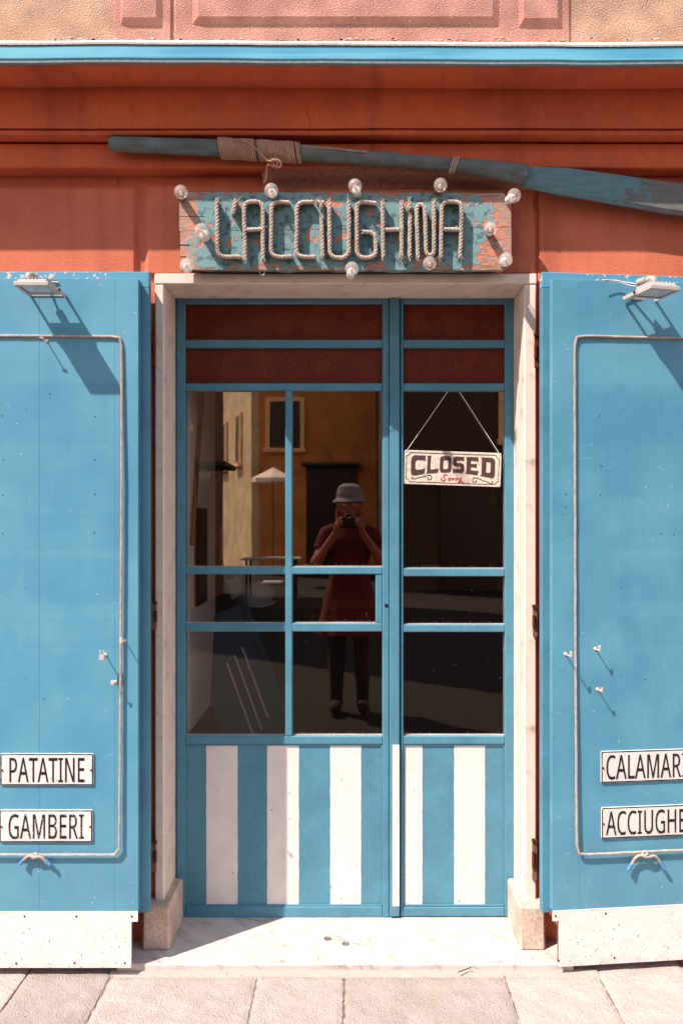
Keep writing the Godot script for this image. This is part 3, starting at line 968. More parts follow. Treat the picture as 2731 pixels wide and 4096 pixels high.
func build_doors() -> void:
	var a := thing("door_leaf", "wide blue door leaf of glass panes over blue and white stripes", "door", Vector3.ZERO, 0.0, "leaves of the blue door")
	bar(a, "stile", 405.5, 425, 684, 2108)
	bar(a, "stile", 878, 893.6, 684, 2108)
	var rows := [[684.5, 697.0], [780.0, 798.0], [880.0, 897.0], [1302.0, 1319.0], [1432.0, 1451.0], [1691.0, 1710.0], [2083.0, 2108.0]]
	for k in rows.size():
		bar(a, "rail", 425, 878, rows[k][0], rows[k][1], -0.1815)
	bar(a, "glazing_bar", 655, 671, 897, 1691, -0.1805)
	bar(a, "lock_block", 862.5, 878, 1319, 1432, -0.184)
	for c in [[425.0, 655.0], [671.0, 878.0]]:
		pane(a, c[0], c[1], 897, 1302)
		pane(a, c[0], c[1] if c[0] < 500.0 else 862.5, 1319, 1432)
		pane(a, c[0], c[1], 1451, 1691)
	for r in [[697.0, 780.0], [798.0, 880.0]]:
		obj("brown_panel", MB.new().box(Vector3(DX(423), DY(r[1] + 2), -0.204), Vector3(DX(880), DY(r[0] - 2), -0.198)), M.brown_glass, a)
	lower(a, 425, 878, [[473.0, 545.0], [613.0, 686.0], [758.0, 829.0]])
	obj("keyhole", MB.new().lathe([Vector2(0.0065, 0), Vector2(0.0065, 0.0015), Vector2(0.0045, 0.0018), Vector2(0.0045, 0.0006), Vector2(0, 0.0006)], 16, Transform3D(Basis(), Vector3(DX(887), DY(1391), -0.1802))), M.black, a)
	var b := thing("door_leaf", "narrow blue door leaf with the hanging sign and raised centre strip", "door", Vector3.ZERO, 0.0, "leaves of the blue door")
	bar(b, "stile", 919.5, 926, 684, 2106)
	bar(b, "stile", 1159, 1181, 684, 2106)
	bar(b, "cover_strip", 894.2, 917, 684, 2103, -0.171, -0.215)
	obj("white_stripe", MB.new().box(Vector3(DX(900.5), DY(2079), -0.1712), Vector3(DX(916.6), DY(1709), -0.1695), 0.0006), M.stripe, b)
	bar(b, "rebate", 916, 921, 684, 2106, -0.192, -0.222)
	var rows2 := [[684.5, 697.0], [780.0, 798.0], [880.0, 897.0], [1306.0, 1324.0], [1435.0, 1452.0], [1691.0, 1710.0], [2084.0, 2106.0]]
	for k in rows2.size():
		bar(b, "rail", 926, 1159, rows2[k][0], rows2[k][1], -0.1815)
	pane(b, 926, 1159, 897, 1306)
	pane(b, 926, 1159, 1324, 1435)
	pane(b, 926, 1159, 1452, 1691)
	for r in [[697.0, 780.0], [798.0, 880.0]]:
		obj("brown_panel", MB.new().box(Vector3(DX(924), DY(r[1] + 2), -0.204), Vector3(DX(1161), DY(r[0] - 2), -0.198)), M.brown_glass, b)
	lower(b, 926, 1159, [[926.0, 970.0], [1043.0, 1114.0]])
	build_closed_sign()

func lower(leaf: Node, x0: float, x1: float, stripes: Array) -> void:
	var p := obj("lower_panel", MB.new().box(Vector3(DX(x0 - 3), DY(2086), -0.215), Vector3(DX(x1 + 3), DY(1707), -0.190)), M.blue, leaf)
	for s in stripes:
		var f := noise(0.5, 3, int(s[0]))
		var poly := PackedVector2Array()
		var n := 24
		for i in n + 1: poly.push_back(Vector2(DX(s[0]) + 0.0013 * f.get_noise_1d(i * 1.7), lerpf(DY(2080.5), DY(1710.5), float(i) / n)))
		for i in n + 1: poly.push_back(Vector2(DX(s[1]) + 0.0013 * f.get_noise_1d(i * 1.7 + 90.0), lerpf(DY(1710.5), DY(2080.5), float(i) / n)))
		obj("white_stripe", MB.new().prism(poly, -0.1902, -0.1890), M.stripe, p)
	# round bead inside the frame
	var z := -0.1865
	var l := [Vector3(DX(x0 + 1.5), DY(1712), z), Vector3(DX(x1 - 1.5), DY(1712), z), Vector3(DX(x1 - 1.5), DY(2081), z), Vector3(DX(x0 + 1.5), DY(2081), z)]
	obj("bead", MB.new().tube(fillet(l, 0.006, 3, true), 0.0028, 6, false), M.blue, p)

# letter outlines in a unit box, y down
func glyph(k: String) -> Array:
	match k:
		"C": return [[Vector2(0.26, 0), Vector2(1, 0), Vector2(1, 0.31), Vector2(0.86, 0.24), Vector2(0.42, 0.24), Vector2(0.29, 0.31), Vector2(0.29, 0.66), Vector2(0.40, 0.74), Vector2(0.84, 0.74), Vector2(1, 0.68), Vector2(0.97, 0.95), Vector2(0.85, 1), Vector2(0.26, 1), Vector2(0.06, 0.93), Vector2(0, 0.8), Vector2(0, 0.2), Vector2(0.06, 0.07)]]
		"L": return [[Vector2(0, 0), Vector2(0.38, 0), Vector2(0.34, 0.06), Vector2(0.32, 0.80), Vector2(1, 0.76), Vector2(0.95, 1), Vector2(0, 1), Vector2(0.06, 0.9), Vector2(0.08, 0.1)]]
		"O": return [[Vector2(0.22, 0), Vector2(0.78, 0), Vector2(0.94, 0.06), Vector2(1, 0.2), Vector2(1, 0.8), Vector2(0.94, 0.94), Vector2(0.78, 1), Vector2(0.22, 1), Vector2(0.06, 0.94), Vector2(0, 0.8), Vector2(0, 0.2), Vector2(0.06, 0.06)], [Vector2(0.34, 0.24), Vector2(0.66, 0.24), Vector2(0.72, 0.30), Vector2(0.72, 0.72), Vector2(0.66, 0.79), Vector2(0.34, 0.79), Vector2(0.28, 0.72), Vector2(0.28, 0.30)]]
		"S": return [[Vector2(0.2, 0), Vector2(0.97, 0), Vector2(0.97, 0.29), Vector2(0.84, 0.23), Vector2(0.36, 0.23), Vector2(0.31, 0.28), Vector2(0.31, 0.36), Vector2(0.36, 0.40), Vector2(0.82, 0.40), Vector2(0.96, 0.46), Vector2(1, 0.56), Vector2(1, 0.84), Vector2(0.94, 0.95), Vector2(0.8, 1), Vector2(0, 1), Vector2(0.02, 0.69), Vector2(0.16, 0.78), Vector2(0.62, 0.78), Vector2(0.69, 0.74), Vector2(0.69, 0.64), Vector2(0.64, 0.60), Vector2(0.16, 0.60), Vector2(0.04, 0.54), Vector2(0, 0.44), Vector2(0, 0.16), Vector2(0.06, 0.05)]]
		"E": return [[Vector2(0, 0), Vector2(0.98, 0), Vector2(1, 0.26), Vector2(0.86, 0.21), Vector2(0.40, 0.21), Vector2(0.40, 0.40), Vector2(0.74, 0.40), Vector2(0.86, 0.36), Vector2(0.86, 0.62), Vector2(0.74, 0.58), Vector2(0.40, 0.58), Vector2(0.40, 0.78), Vector2(0.84, 0.78), Vector2(1, 0.72), Vector2(0.95, 1), Vector2(0, 1), Vector2(0.08, 0.92), Vector2(0.08, 0.08)]]
		"D": return [[Vector2(0, 0), Vector2(0.74, 0), Vector2(0.92, 0.05), Vector2(1, 0.17), Vector2(1, 0.83), Vector2(0.92, 0.95), Vector2(0.74, 1), Vector2(0, 1), Vector2(0.1, 0.92), Vector2(0.1, 0.08)], [Vector2(0.40, 0.22), Vector2(0.64, 0.22), Vector2(0.71, 0.28), Vector2(0.71, 0.70), Vector2(0.64, 0.77), Vector2(0.40, 0.77)]]
	return []

func build_closed_sign() -> void:
	var z := -0.186
	# the board hangs slightly askew from two strings
	var s := thing("closed_sign", "cream hanging sign reading CLOSED Sorry on a white string", "sign", Vector3(X(1038.5, z), Y(1076, z), z))
	s.rotation.z = -0.0335
	var k := (CZ - z) / FOC
	var w := 111.5 * k; var h := 39.0 * k
	var cream := surf(c8(243, 231, 214), 0.4, M.smooth, 0.2, null, 0.0, M.cloud2, 0.12)
	var board := []
	for c in [Vector3(-w, -h, 0), Vector3(w, -h, 0), Vector3(w, h, 0), Vector3(-w, h, 0)]: board.push_back(c)
	var round_ := fillet(board, 0.006, 4, true)
	var poly := PackedVector2Array()
	for p in round_.slice(0, -1): poly.push_back(Vector2(p.x, p.y))
	obj("board", MB.new().prism(poly, -0.004, 0.0, 0.001), cream, s)
	# black line with notched corners
	var e := 0.0085; var nt := 0.011
	var ln := []
	for c in [[-1, -1], [1, -1], [1, 1], [-1, 1]]:
		var cx: float = c[0] * (w - e); var cy: float = c[1] * (h - e)
		var first: bool = c[0] * c[1] > 0
		var arc := []
		for i in 6:
			var t := PI * 0.5 * i / 5.0
			arc.push_back(Vector3(cx - c[0] * nt * cos(t), cy - c[1] * nt * sin(t), 0.0003))
		if not first: arc.reverse()
		arc.reverse()
		ln.append_array(arc)
	ln.push_back(ln[0])
	obj("border_line", MB.new().tube(ln, 0.0011, 4, false), M.black, s)
	# lettering: zoomed photograph units, 2.72 to one of ours
	var q := k / 5.46
	var ox := 782.0; var oy := 387.0
	var ink := mat(c8(78, 56, 54), 0.5)
	var spans := {"C": [262.0, 438.0], "L": [455.0, 605.0], "O": [622.0, 766.0], "S": [787.0, 925.0], "E": [943.0, 1103.0], "D": [1128.0, 1312.0]}
	for g in spans:
		var mb := MB.new()
		var rings := []
		for ring in glyph(g):
			var out := PackedVector2Array()
			for i in ring.size():
				var a: Vector2 = ring[i]; var b: Vector2 = ring[(i + 1) % ring.size()]
				var n := maxi(1, int((b - a).length() * 6.0))
				for j in n:
					var p := a.lerp(b, float(j) / n)
					var x := lerpf(spans[g][0], spans[g][1], p.x)
					var t := (x - ox) / 520.0
					var y := lerpf(236.0, 438.0 + 62.0 * t * t, p.y)
					out.push_back(Vector2((x - ox) * q, -(y - oy) * q))
			rings.push_back(out)
		var whole: PackedVector2Array = rings[0]
		if rings.size() > 1:   # join the counter to the outline by a hair-thin cut
			var inner: PackedVector2Array = rings[1]
			inner.reverse()
			var bi := 0; var bj := 0; var best := 1e9
			for i in whole.size():
				for j in inner.size():
					var dd := whole[i].distance_squared_to(inner[j])
					if dd < best: best = dd; bi = i; bj = j
			var joined := PackedVector2Array()
			for i in whole.size():
				joined.push_back(whole[i])
				if i == bi:
					for j in inner.size() + 1: joined.push_back(inner[(bj + j) % inner.size()] + (Vector2(1e-5, 1e-5) if j == inner.size() else Vector2.ZERO))
					joined.push_back(whole[i] + Vector2(1e-5, 1e-5))
			whole = joined
		mb.prism(whole, -0.0002, 0.0012)
		obj("letter", mb, ink, s)
	var zz := func(pts: Array) -> Array:
		var o := []
		for p in pts: o.push_back(Vector3((p[0] - ox) * q, -(p[1] - oy) * q, 0.0006))
		return fillet(o, 12.0 * q, 3)
	var red := mat(c8(196, 56, 42), 0.5)
	var word := [[[722, 478], [700, 462], [674, 474], [668, 498], [694, 512], [698, 534], [674, 546], [650, 540], [642, 522], [656, 514]],
		[[748, 506], [734, 514], [734, 532], [750, 538], [764, 526], [760, 508], [748, 506], [770, 514]],
		[[776, 512], [790, 508], [788, 524], [784, 536]], [[788, 518], [800, 508], [812, 512]],
		[[818, 512], [832, 508], [830, 524], [826, 536]], [[830, 518], [842, 508], [856, 512]],
		[[862, 508], [860, 524], [870, 532], [884, 524], [894, 490]], [[894, 500], [886, 540], [872, 562], [852, 556], [868, 546], [922, 550]]]
	var lw := MB.new()
	for stroke in word: lw.tube(zz.call(stroke), 6.8 * q, 6, true, 0.5)
	obj("word", lw, red, s)
	var fl := [[[290, 510], [272, 512], [276, 534], [300, 534], [480, 482], [512, 480], [526, 500], [520, 530], [490, 540], [474, 524], [486, 512]],
		[[1276, 530], [1292, 536], [1288, 556], [1262, 556], [1080, 494], [1050, 494], [1034, 512], [1040, 544], [1074, 550], [1090, 536], [1076, 524]]]
	for stroke in fl: obj("flourish", MB.new().tube(zz.call(stroke), 4.6 * q, 6, true, 0.5), M.black, s)
	for c in [[-1, 1], [1, 1], [-1, -1], [1, -1]]:
		obj("hole", MB.new().lathe([Vector2(0.0014, -0.0002), Vector2(0.0014, 0.0003), Vector2(0, 0.0003)], 8, Transform3D(Basis(), Vector3(c[0] * (w - 0.006), c[1] * (h - 0.006), 0))), M.black, s)
	var inv := Transform3D(Basis(Vector3(0, 0, 1), s.rotation.z), s.position).affine_inverse()
	for t in [[Vector2(1028, 899), -1.0], [Vector2(1054, 899), 1.0]]:
		var a: Vector3 = inv * P(t[0].x, t[0].y, z + 0.0)
		obj("string", MB.new().tube([a, Vector3(t[1] * (w - 0.006), h - 0.006, 0.001)], 0.0011, 6), M.wire_white, s)

# ---------------------------------------------------------------- inside the shop
func build_interior() -> void:
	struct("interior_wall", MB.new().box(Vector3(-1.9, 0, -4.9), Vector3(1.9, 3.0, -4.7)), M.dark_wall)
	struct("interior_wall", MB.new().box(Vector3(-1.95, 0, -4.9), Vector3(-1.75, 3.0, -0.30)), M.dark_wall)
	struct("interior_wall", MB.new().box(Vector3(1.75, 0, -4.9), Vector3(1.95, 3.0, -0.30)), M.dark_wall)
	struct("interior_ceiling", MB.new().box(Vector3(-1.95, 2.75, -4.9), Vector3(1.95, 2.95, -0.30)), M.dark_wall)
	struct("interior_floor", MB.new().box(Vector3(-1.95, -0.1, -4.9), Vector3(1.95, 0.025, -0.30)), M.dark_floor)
	var p := obj("partition_wall", MB.new().box(Vector3(-0.72, 0.665, -0.86), Vector3(-0.60, 2.72, -0.255), 0.003), M.pale_wall)
	tag(p, "pale plastered partition wall just inside the left edge of the glass", "partition")
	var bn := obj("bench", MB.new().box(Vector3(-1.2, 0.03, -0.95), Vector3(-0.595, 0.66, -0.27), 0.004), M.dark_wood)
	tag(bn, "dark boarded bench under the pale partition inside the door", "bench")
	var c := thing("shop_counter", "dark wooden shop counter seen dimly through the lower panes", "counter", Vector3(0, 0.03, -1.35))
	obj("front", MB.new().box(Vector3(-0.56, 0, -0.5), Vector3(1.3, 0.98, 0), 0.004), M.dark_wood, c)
	obj("countertop", MB.new().box(Vector3(-0.58, 0.982, -0.55), Vector3(1.32, 1.03, 0.03), 0.004), M.brown_wood, c)
	# cap and card on the counter
	var cap := thing("cap", "white peaked cap lying on the shop counter", "cap", Vector3(-0.47, 1.062, -1.33))
	obj("crown", MB.new().ball(Vector3(0, 0.03, 0), Vector3(0.085, 0.062, 0.085), 18, 10), M.cloth_white, cap)
	var peak := MB.new()
	var poly := PackedVector2Array()
	for i in 13: poly.push_back(Vector2(cos(PI * i / 12.0) * 0.08, -sin(PI * i / 12.0) * 0.085 - 0.02))
	peak.prism(poly, -0.003, 0.003)
	var pk := obj("peak", peak, M.cloth_white, cap)
	pk.transform = Transform3D(Basis(Vector3(1, 0, 0), -PI * 0.5 + 0.25), Vector3(0.02, 0.004, 0.05))
	var card := obj("price_card", MB.new().box(Vector3(-0.035, -0.05, -0.002), Vector3(0.035, 0.05, 0.002), 0.0005), M.cloth_white)
	card.transform = Transform3D(Basis(Vector3(0, 0, 1), 0.35), Vector3(-0.575, 1.12, -1.31))
	tag(card, "small white card tilted beside the cap on the counter", "card")
	var dk := thing("deck_chair", "folded blue deck chair with pale stripes leaning on the counter", "deck chair", Vector3(-0.20, 0.06, -0.64))
	dk.rotation = Vector3(-0.28, 0.2, 0.33)
	obj("canvas", MB.new().box(Vector3(-0.12, 0.0, -0.01), Vector3(0.12, 1.08, 0.01), 0.004), M.deck_blue, dk)
	for i in 3: obj("stripe", MB.new().box(Vector3(-0.03 + i * 0.042, 0.50 + 0.04 * i, 0.0105), Vector3(-0.021 + i * 0.042, 0.86 + 0.02 * i, 0.0125)), M.pale_wall, dk)
	for x in [-0.135, 0.135]: obj("frame_rail", MB.new().box(Vector3(x - 0.014, -0.02, -0.014), Vector3(x + 0.014, 1.12, 0.014), 0.003), M.deck_blue, dk)
	# things on the partition
	var pd := thing("paddle", "small brown wooden paddle hung on the pale partition", "paddle", Vector3(-0.588, 1.68, -0.42))
	obj("shaft", MB.new().tube([Vector3(0, -0.32, 0.16), Vector3(0, 0.18, -0.02)], 0.008, 8), M.brown_wood, pd)
	obj("blade", MB.new().ball(Vector3(0, 0.23, -0.035), Vector3(0.008, 0.07, 0.04), 12, 8), M.brown_wood, pd)
	var fr := obj("framed_board", MB.new().box(Vector3(-0.60, 1.12, -0.60), Vector3(-0.59, 1.50, -0.36), 0.002), M.dark_wood)
	tag(fr, "dark framed board fixed to the pale partition inside", "board")
	var sh := thing("shelf_unit", "dim tall shelf unit standing against the back wall", "shelf", Vector3(0.55, 0.03, -4.6))
	for x in [-0.7, 0.0, 0.7]: obj("upright", MB.new().box(Vector3(x - 0.02, 0, -0.1), Vector3(x + 0.02, 2.0, 0.25), 0.003), M.brown_wood, sh)
	for y in [0.5, 1.0, 1.5, 2.0]: obj("shelf", MB.new().box(Vector3(-0.72, y, -0.1), Vector3(0.72, y + 0.03, 0.26), 0.003), M.brown_wood, sh)

# ---------------------------------------------------------------- shutters and what hangs on them
# the point of a shutter's plane (zl in front of its flange) that lies behind a pixel, in the shutter's own axes
func L(n: Node3D, px: float, py: float, zl: float) -> Vector3:
	var inv := n.transform.affine_inverse()
	var o: Vector3 = inv * Vector3(0, EYE, CZ)
	var d: Vector3 = inv.basis * Vector3((px - UX) / FOC, -(py - UY) / FOC, -1.0)
	return o + d * ((zl - o.z) / d.z)

func build_shutter(s: int) -> Node3D:
	var lf := s < 0
	var hinge_px := 343.0 if lf else 1244.0
	var n := thing("shutter", "blue painted wooden shutter with PATATINE and GAMBERI plates, opened flat to the left" if lf else "blue painted wooden shutter with CALAMARI and ACCIUGHE plates, swung open on the right", "shutter", Vector3(X(hinge_px, 0.137), 0, 0.137), 0.0 if lf else 0.108, "pair of blue shutters")
	var W := 0.64
	var yb := Y(2097, 0.137); var yt := Y(624, 0.137)
	var pt := Y(640, 0.16); var pb := Y(2093, 0.16)
	var x0 := 0.0 if not lf else -W
	var x1 := W if not lf else 0.0
	var fp := laid(flange_paint(110 if lf else 120), x0, yt, W, 0.075, 0.55)
	if not lf: fp.uv1_scale.x *= -1.0; fp.uv1_offset.x = 1.0
	obj("backing_board", MB.new().box(Vector3(x0, yb, -0.027), Vector3(x1, yt - 0.05, 0.0), 0.002), M.blue, n)
	obj("top_rail", MB.new().box(Vector3(x0, yt - 0.0505, -0.027), Vector3(x1, yt, 0.0), 0.002), fp, n)
	# the inner leaf folded behind it
	var f0 := 0.026 * s; var f1 := (W - 0.02) * s
	obj("folded_leaf", MB.new().box(Vector3(minf(f0, f1), yb + 0.01, -0.137 if lf else -0.098), Vector3(maxf(f0, f1), yt - 0.004, -0.076), 0.002), M.blue, n)
	# front boards
	var t := 0.023
	var paint := laid(shutter_paint(130 if lf else 150), x0, pt, W, pt - pb + 0.02, 0.5, M.soft, 0.02)
	var cuts: Array = [318.0, 264.0, 91.0] if lf else [1267.0, 1330.0, 1508.0]
	var us := []
	for c in cuts: us.push_back(L(n, c, 1300, t).x * s)
	us.push_back(W - 0.03)
	for i in 3:
		var a: float = us[i] * s; var b: float = us[i + 1] * s
		obj("board", MB.new().box(Vector3(minf(a, b) + 0.0001, pb, 0.0005), Vector3(maxf(a, b) - 0.0001, pt, t - 0.0002 * (i % 2)), 0.0005), paint, n)
	# kick plate and the board behind it
	var k0: float = us[0] + 0.0215
	var a2 := minf(k0 * s, (W - 0.03) * s); var b2 := maxf(k0 * s, (W - 0.03) * s)
	var py := Y(2117, 0.162); var foot := Y(2223, 0.162)
	obj("skirting_board", MB.new().box(Vector3(a2 + 0.003, foot + 0.004, 0.0), Vector3(b2 - 0.003, pb - 0.0005, t - 0.001), 0.002), M.wood, n)
	var poly := PackedVector2Array()
	var e0: float = us[0] * s + 0.001 * s
	for p in [[e0, pb], [(W - 0.03) * s, pb], [(W - 0.03) * s, foot], [k0 * s, foot], [k0 * s, py], [e0, py]]: poly.push_back(Vector2(p[0], p[1]))
	if lf: poly.reverse()
	M.zinc.uv1_offset = Vector3(0, 0.2 / 0.19, 0)
	obj("kick_plate", MB.new().prism(poly, t - 0.0008, t + 0.0022), M.zinc, n)
	for sp in ([[57.0, 2105.0], [176.0, 2105.0], [303.0, 2105.0], [38.0, 2213.0], [172.0, 2212.0], [287.0, 2212.0]] if lf else [[1275.0, 2104.0], [1390.0, 2098.0], [1278.0, 2154.0], [1282.0, 2206.0], [1410.0, 2200.0]]):
		var c := L(n, sp[0], sp[1], t + 0.0022)
		obj("screw", MB.new().lathe([Vector2(0.0036, 0.0), Vector2(0.0030, 0.0012), Vector2(0.0, 0.0014)], 8, Transform3D(Basis(), c)), M.rust, n)
	# nails that stand a little proud
	for q in ([[6.0, 955.0], [219.0, 956.0], [115.0, 904.0], [9.0, 1056.0], [219.0, 1056.0], [7.0, 1137.0], [219.0, 1135.0], [7.0, 1225.0], [217.0, 1223.0], [101.0, 1606.0], [82.0, 1978.0]] if lf else [[1378.0, 955.0], [1379.0, 1070.0], [1378.0, 1137.0], [1516.0, 1226.0], [1545.0, 1228.0], [1299.0, 1135.0], [1299.0, 1164.0], [1480.0, 1560.0]]):
		var c := L(n, q[0], q[1], t)
		obj("nail", MB.new().ball(c, Vector3(0.0022, 0.0022, 0.0016), 8, 5), M.dark_metal, n)
	build_rope(n, s, t)
	build_plates(n, s, t)
	build_hooks(n, s, t)
	build_flood(n, s, t)
	return n

func world(n: Node3D, p: Vector3) -> Vector3: return n.transform * p

# a rope is pinned round the face of each shutter
func build_rope(n: Node3D, s: int, t: float) -> void:
	var lf := s < 0
	var r := thing("rope_border", "pale twisted rope framing the PATATINE shutter, tied below" if lf else "pale twisted rope framing the CALAMARI shutter, tied below", "rope", n.position, n.rotation.y, "rope borders of the shutters")
	var a: Array
	if lf: a = [[-62.0, 771.0, 0.0035], [279.5, 773.0, 0.004], [280.5, 1100.0, 0.0095], [276.5, 1700.0, 0.0095], [274.5, 1963.5, 0.011], [-62.0, 1963.0, 0.011]]
	else: a = [[1640.0, 779.5, 0.003], [1318.5, 771.0, 0.0045], [1320.0, 1300.0, 0.004], [1321.0, 1600.0, 0.005], [1323.5, 1964.0, 0.012], [1640.0, 1949.0, 0.010]]
	var pts := []
	for q in a: pts.push_back(L(n, q[0], q[1], t + q[2]))
	var f := noise(0.5, 2, 9 + s)
	var path := fillet(pts, 0.018 if lf else 0.024, 6, true)
	path = MB.even(path, 0.03)
	for i in path.size(): path[i] += Vector3(f.get_noise_1d(i * 1.3), f.get_noise_1d(i * 1.3 + 50.0), 0) * 0.0012
	obj("cord", MB.new().rope(path, 0.0045, 0.026), M.rope, r)
	# the knot
	var kx := 80.0 if lf else 1478.0
	var ky := 1968.0 if lf else 1962.0
	var kn := []
	for q in [[-26, 8, 0.012], [-14, -4, 0.017], [0, 2, 0.020], [8, -6, 0.016], [-2, -8, 0.012], [-8, 4, 0.018], [12, -2, 0.020], [22, 6, 0.016], [28, 16, 0.012]] if lf else [[-30, 26, 0.012], [-24, 12, 0.014], [-12, 2, 0.017], [4, 4, 0.020], [10, -5, 0.016], [-2, -7, 0.012], [-6, 4, 0.019], [10, 8, 0.020], [24, 2, 0.017], [34, 14, 0.013], [38, 22, 0.012]]:
		kn.push_back(L(n, kx + q[0], ky + q[1], t + q[2]))
	obj("knot", MB.new().rope(fillet(kn, 0.012, 4), 0.0046, 0.019), M.rope, r)
	var ends: Array = [[54.0, 1976.0, 47.0, 1985.0], [105.0, 1975.0, 116.0, 1987.0]] if lf else [[1449.0, 1985.0, 1441.0, 1999.0], [1513.0, 1979.0, 1525.0, 1996.0]]
	for q in ends:
		obj("taped_end", MB.new().tube([L(n, q[0], q[1], t + 0.013), L(n, q[2], q[3], t + 0.016)], [0.0052, 0.0064], 8), M.tape, r)

func lettering(word: String, w: float, h: float, m: Material, parent: Node, at: Vector3) -> void:
	var font := SystemFont.new()
	font.font_names = PackedStringArray(["Droid Sans"])
	var tm := TextMesh.new()
	tm.font = font; tm.text = word; tm.font_size = 96; tm.pixel_size = 0.001; tm.depth = 0.02; tm.curve_step = 1.5
	tm.material = m
	var box := tm.get_aabb()
	var o := MeshInstance3D.new()
	o.name = "lettering"
	o.mesh = tm
	parent.add_child(o, true)
	o.scale = Vector3(w / box.size.x, h / box.size.y, 0.08)
	o.position = at - Vector3(box.get_center().x * o.scale.x, box.get_center().y * o.scale.y, 0)

func build_plates(n: Node3D, s: int, t: float) -> void:
	var lf := s < 0
	var list: Array
	if lf: list = [["PATATINE", 2.5, 216.0, 1730.0, 1803.0, 24.0, 195.5, "white enamel plate reading PATATINE in black on the left shutter"], ["GAMBERI", 0.5, 214.0, 1859.0, 1933.5, 22.0, 194.0, "white enamel plate reading GAMBERI in flaking black, lower on the left shutter"]]
	else: list = [["CALAMARI", 1378.0, 1594.0, 1725.0, 1798.0, 1390.0, 1573.0, "white enamel plate reading CALAMARI in black on the right shutter"], ["ACCIUGHE", 1379.0, 1596.0, 1854.0, 1926.0, 1389.0, 1571.0, "white enamel plate reading ACCIUGHE in black, lower on the right shutter"]]
	for a in list:
		var lo := L(n, a[1], a[4], t); var hi := L(n, a[2], a[3], t)
		if not lf: hi.y = L(n, a[1], a[3], t).y
		var mid := (lo + hi) * 0.5
		var w := absf(hi.x - lo.x) * 0.5; var h := absf(hi.y - lo.y) * 0.5
		var p := thing("name_plate", a[7], "name plate", world(n, Vector3(mid.x, mid.y, t)), n.rotation.y, "plates naming the fried fish")
		var edge := []
		for c in [Vector3(-w, -h, 0), Vector3(w, -h, 0), Vector3(w, h, 0), Vector3(-w, h, 0)]: edge.push_back(c)
		var poly := PackedVector2Array()
		for c in fillet(edge, 0.005, 3, true).slice(0, -1): poly.push_back(Vector2(c.x, c.y))
		obj("plate", MB.new().prism(poly, 0.0, 0.0050, 0.001), M.enamel, p)
		# black rim line
		var e := 0.0028
		var f := noise(0.9, 2, int(a[1] + a[3]))
		for side in 4:
			var lng: float = (w if side % 2 == 0 else h) - e
			var off: float = (h if side % 2 == 0 else w) - e
			var pl := []
			for i in 17:
				var q := lerpf(-lng, lng, i / 16.0)
				pl.push_back(Vector3(q, off * (1 if side == 0 else -1), 0.0049) if side % 2 == 0 else Vector3(off * (1 if side == 1 else -1), q, 0.0049))
			var rr := []
			for i in 17: rr.push_back(0.0021 + 0.0005 * f.get_noise_1d(i * 3.0 + side * 40.0))
			obj("rim_line", MB.new().tube(pl, rr, 5, true, 0.35), M.plate_black, p)
		var tw: float = absf(L(n, a[6], 1800, t).x - L(n, a[5], 1800, t).x)
		var tx: float = (L(n, a[6], 1800, t).x + L(n, a[5], 1800, t).x) * 0.5 - mid.x
		lettering(a[0], tw, h * 2.0 * 0.765, M.plate_black, p, Vector3(tx, -h * 0.02, 0.0052))
		if a[0] == "GAMBERI" or a[0] == "ACCIUGHE":   # paint flaked off the letters
			var rn := RandomNumberGenerator.new(); rn.seed = 400 + s
			var ch := MB.new()
			for k in 190 if lf else 60:
				var o := Vector3(tx + (rn.randf() - 0.5) * tw, (rn.randf() - 0.5) * h * 1.5, 0.0064)
				var q := rn.randf_range(0.0006, 0.0019)
				ch.tri(o + Vector3(-q, -q * rn.randf(), 0), o + Vector3(q, -q * 0.6, 0), o + Vector3(q * rn.randf_range(-1, 1), q, 0), Vector3(0, 0, 1))
			obj("paint_chips", ch, M.stripe, p).set_meta("kind", "stuff")
		for x in [-w + 0.007, w - 0.007]:
			obj("screw", MB.new().ball(Vector3(x, -0.002, 0.006), Vector3(0.0032, 0.0032, 0.0028), 8, 6), M.rust, p)

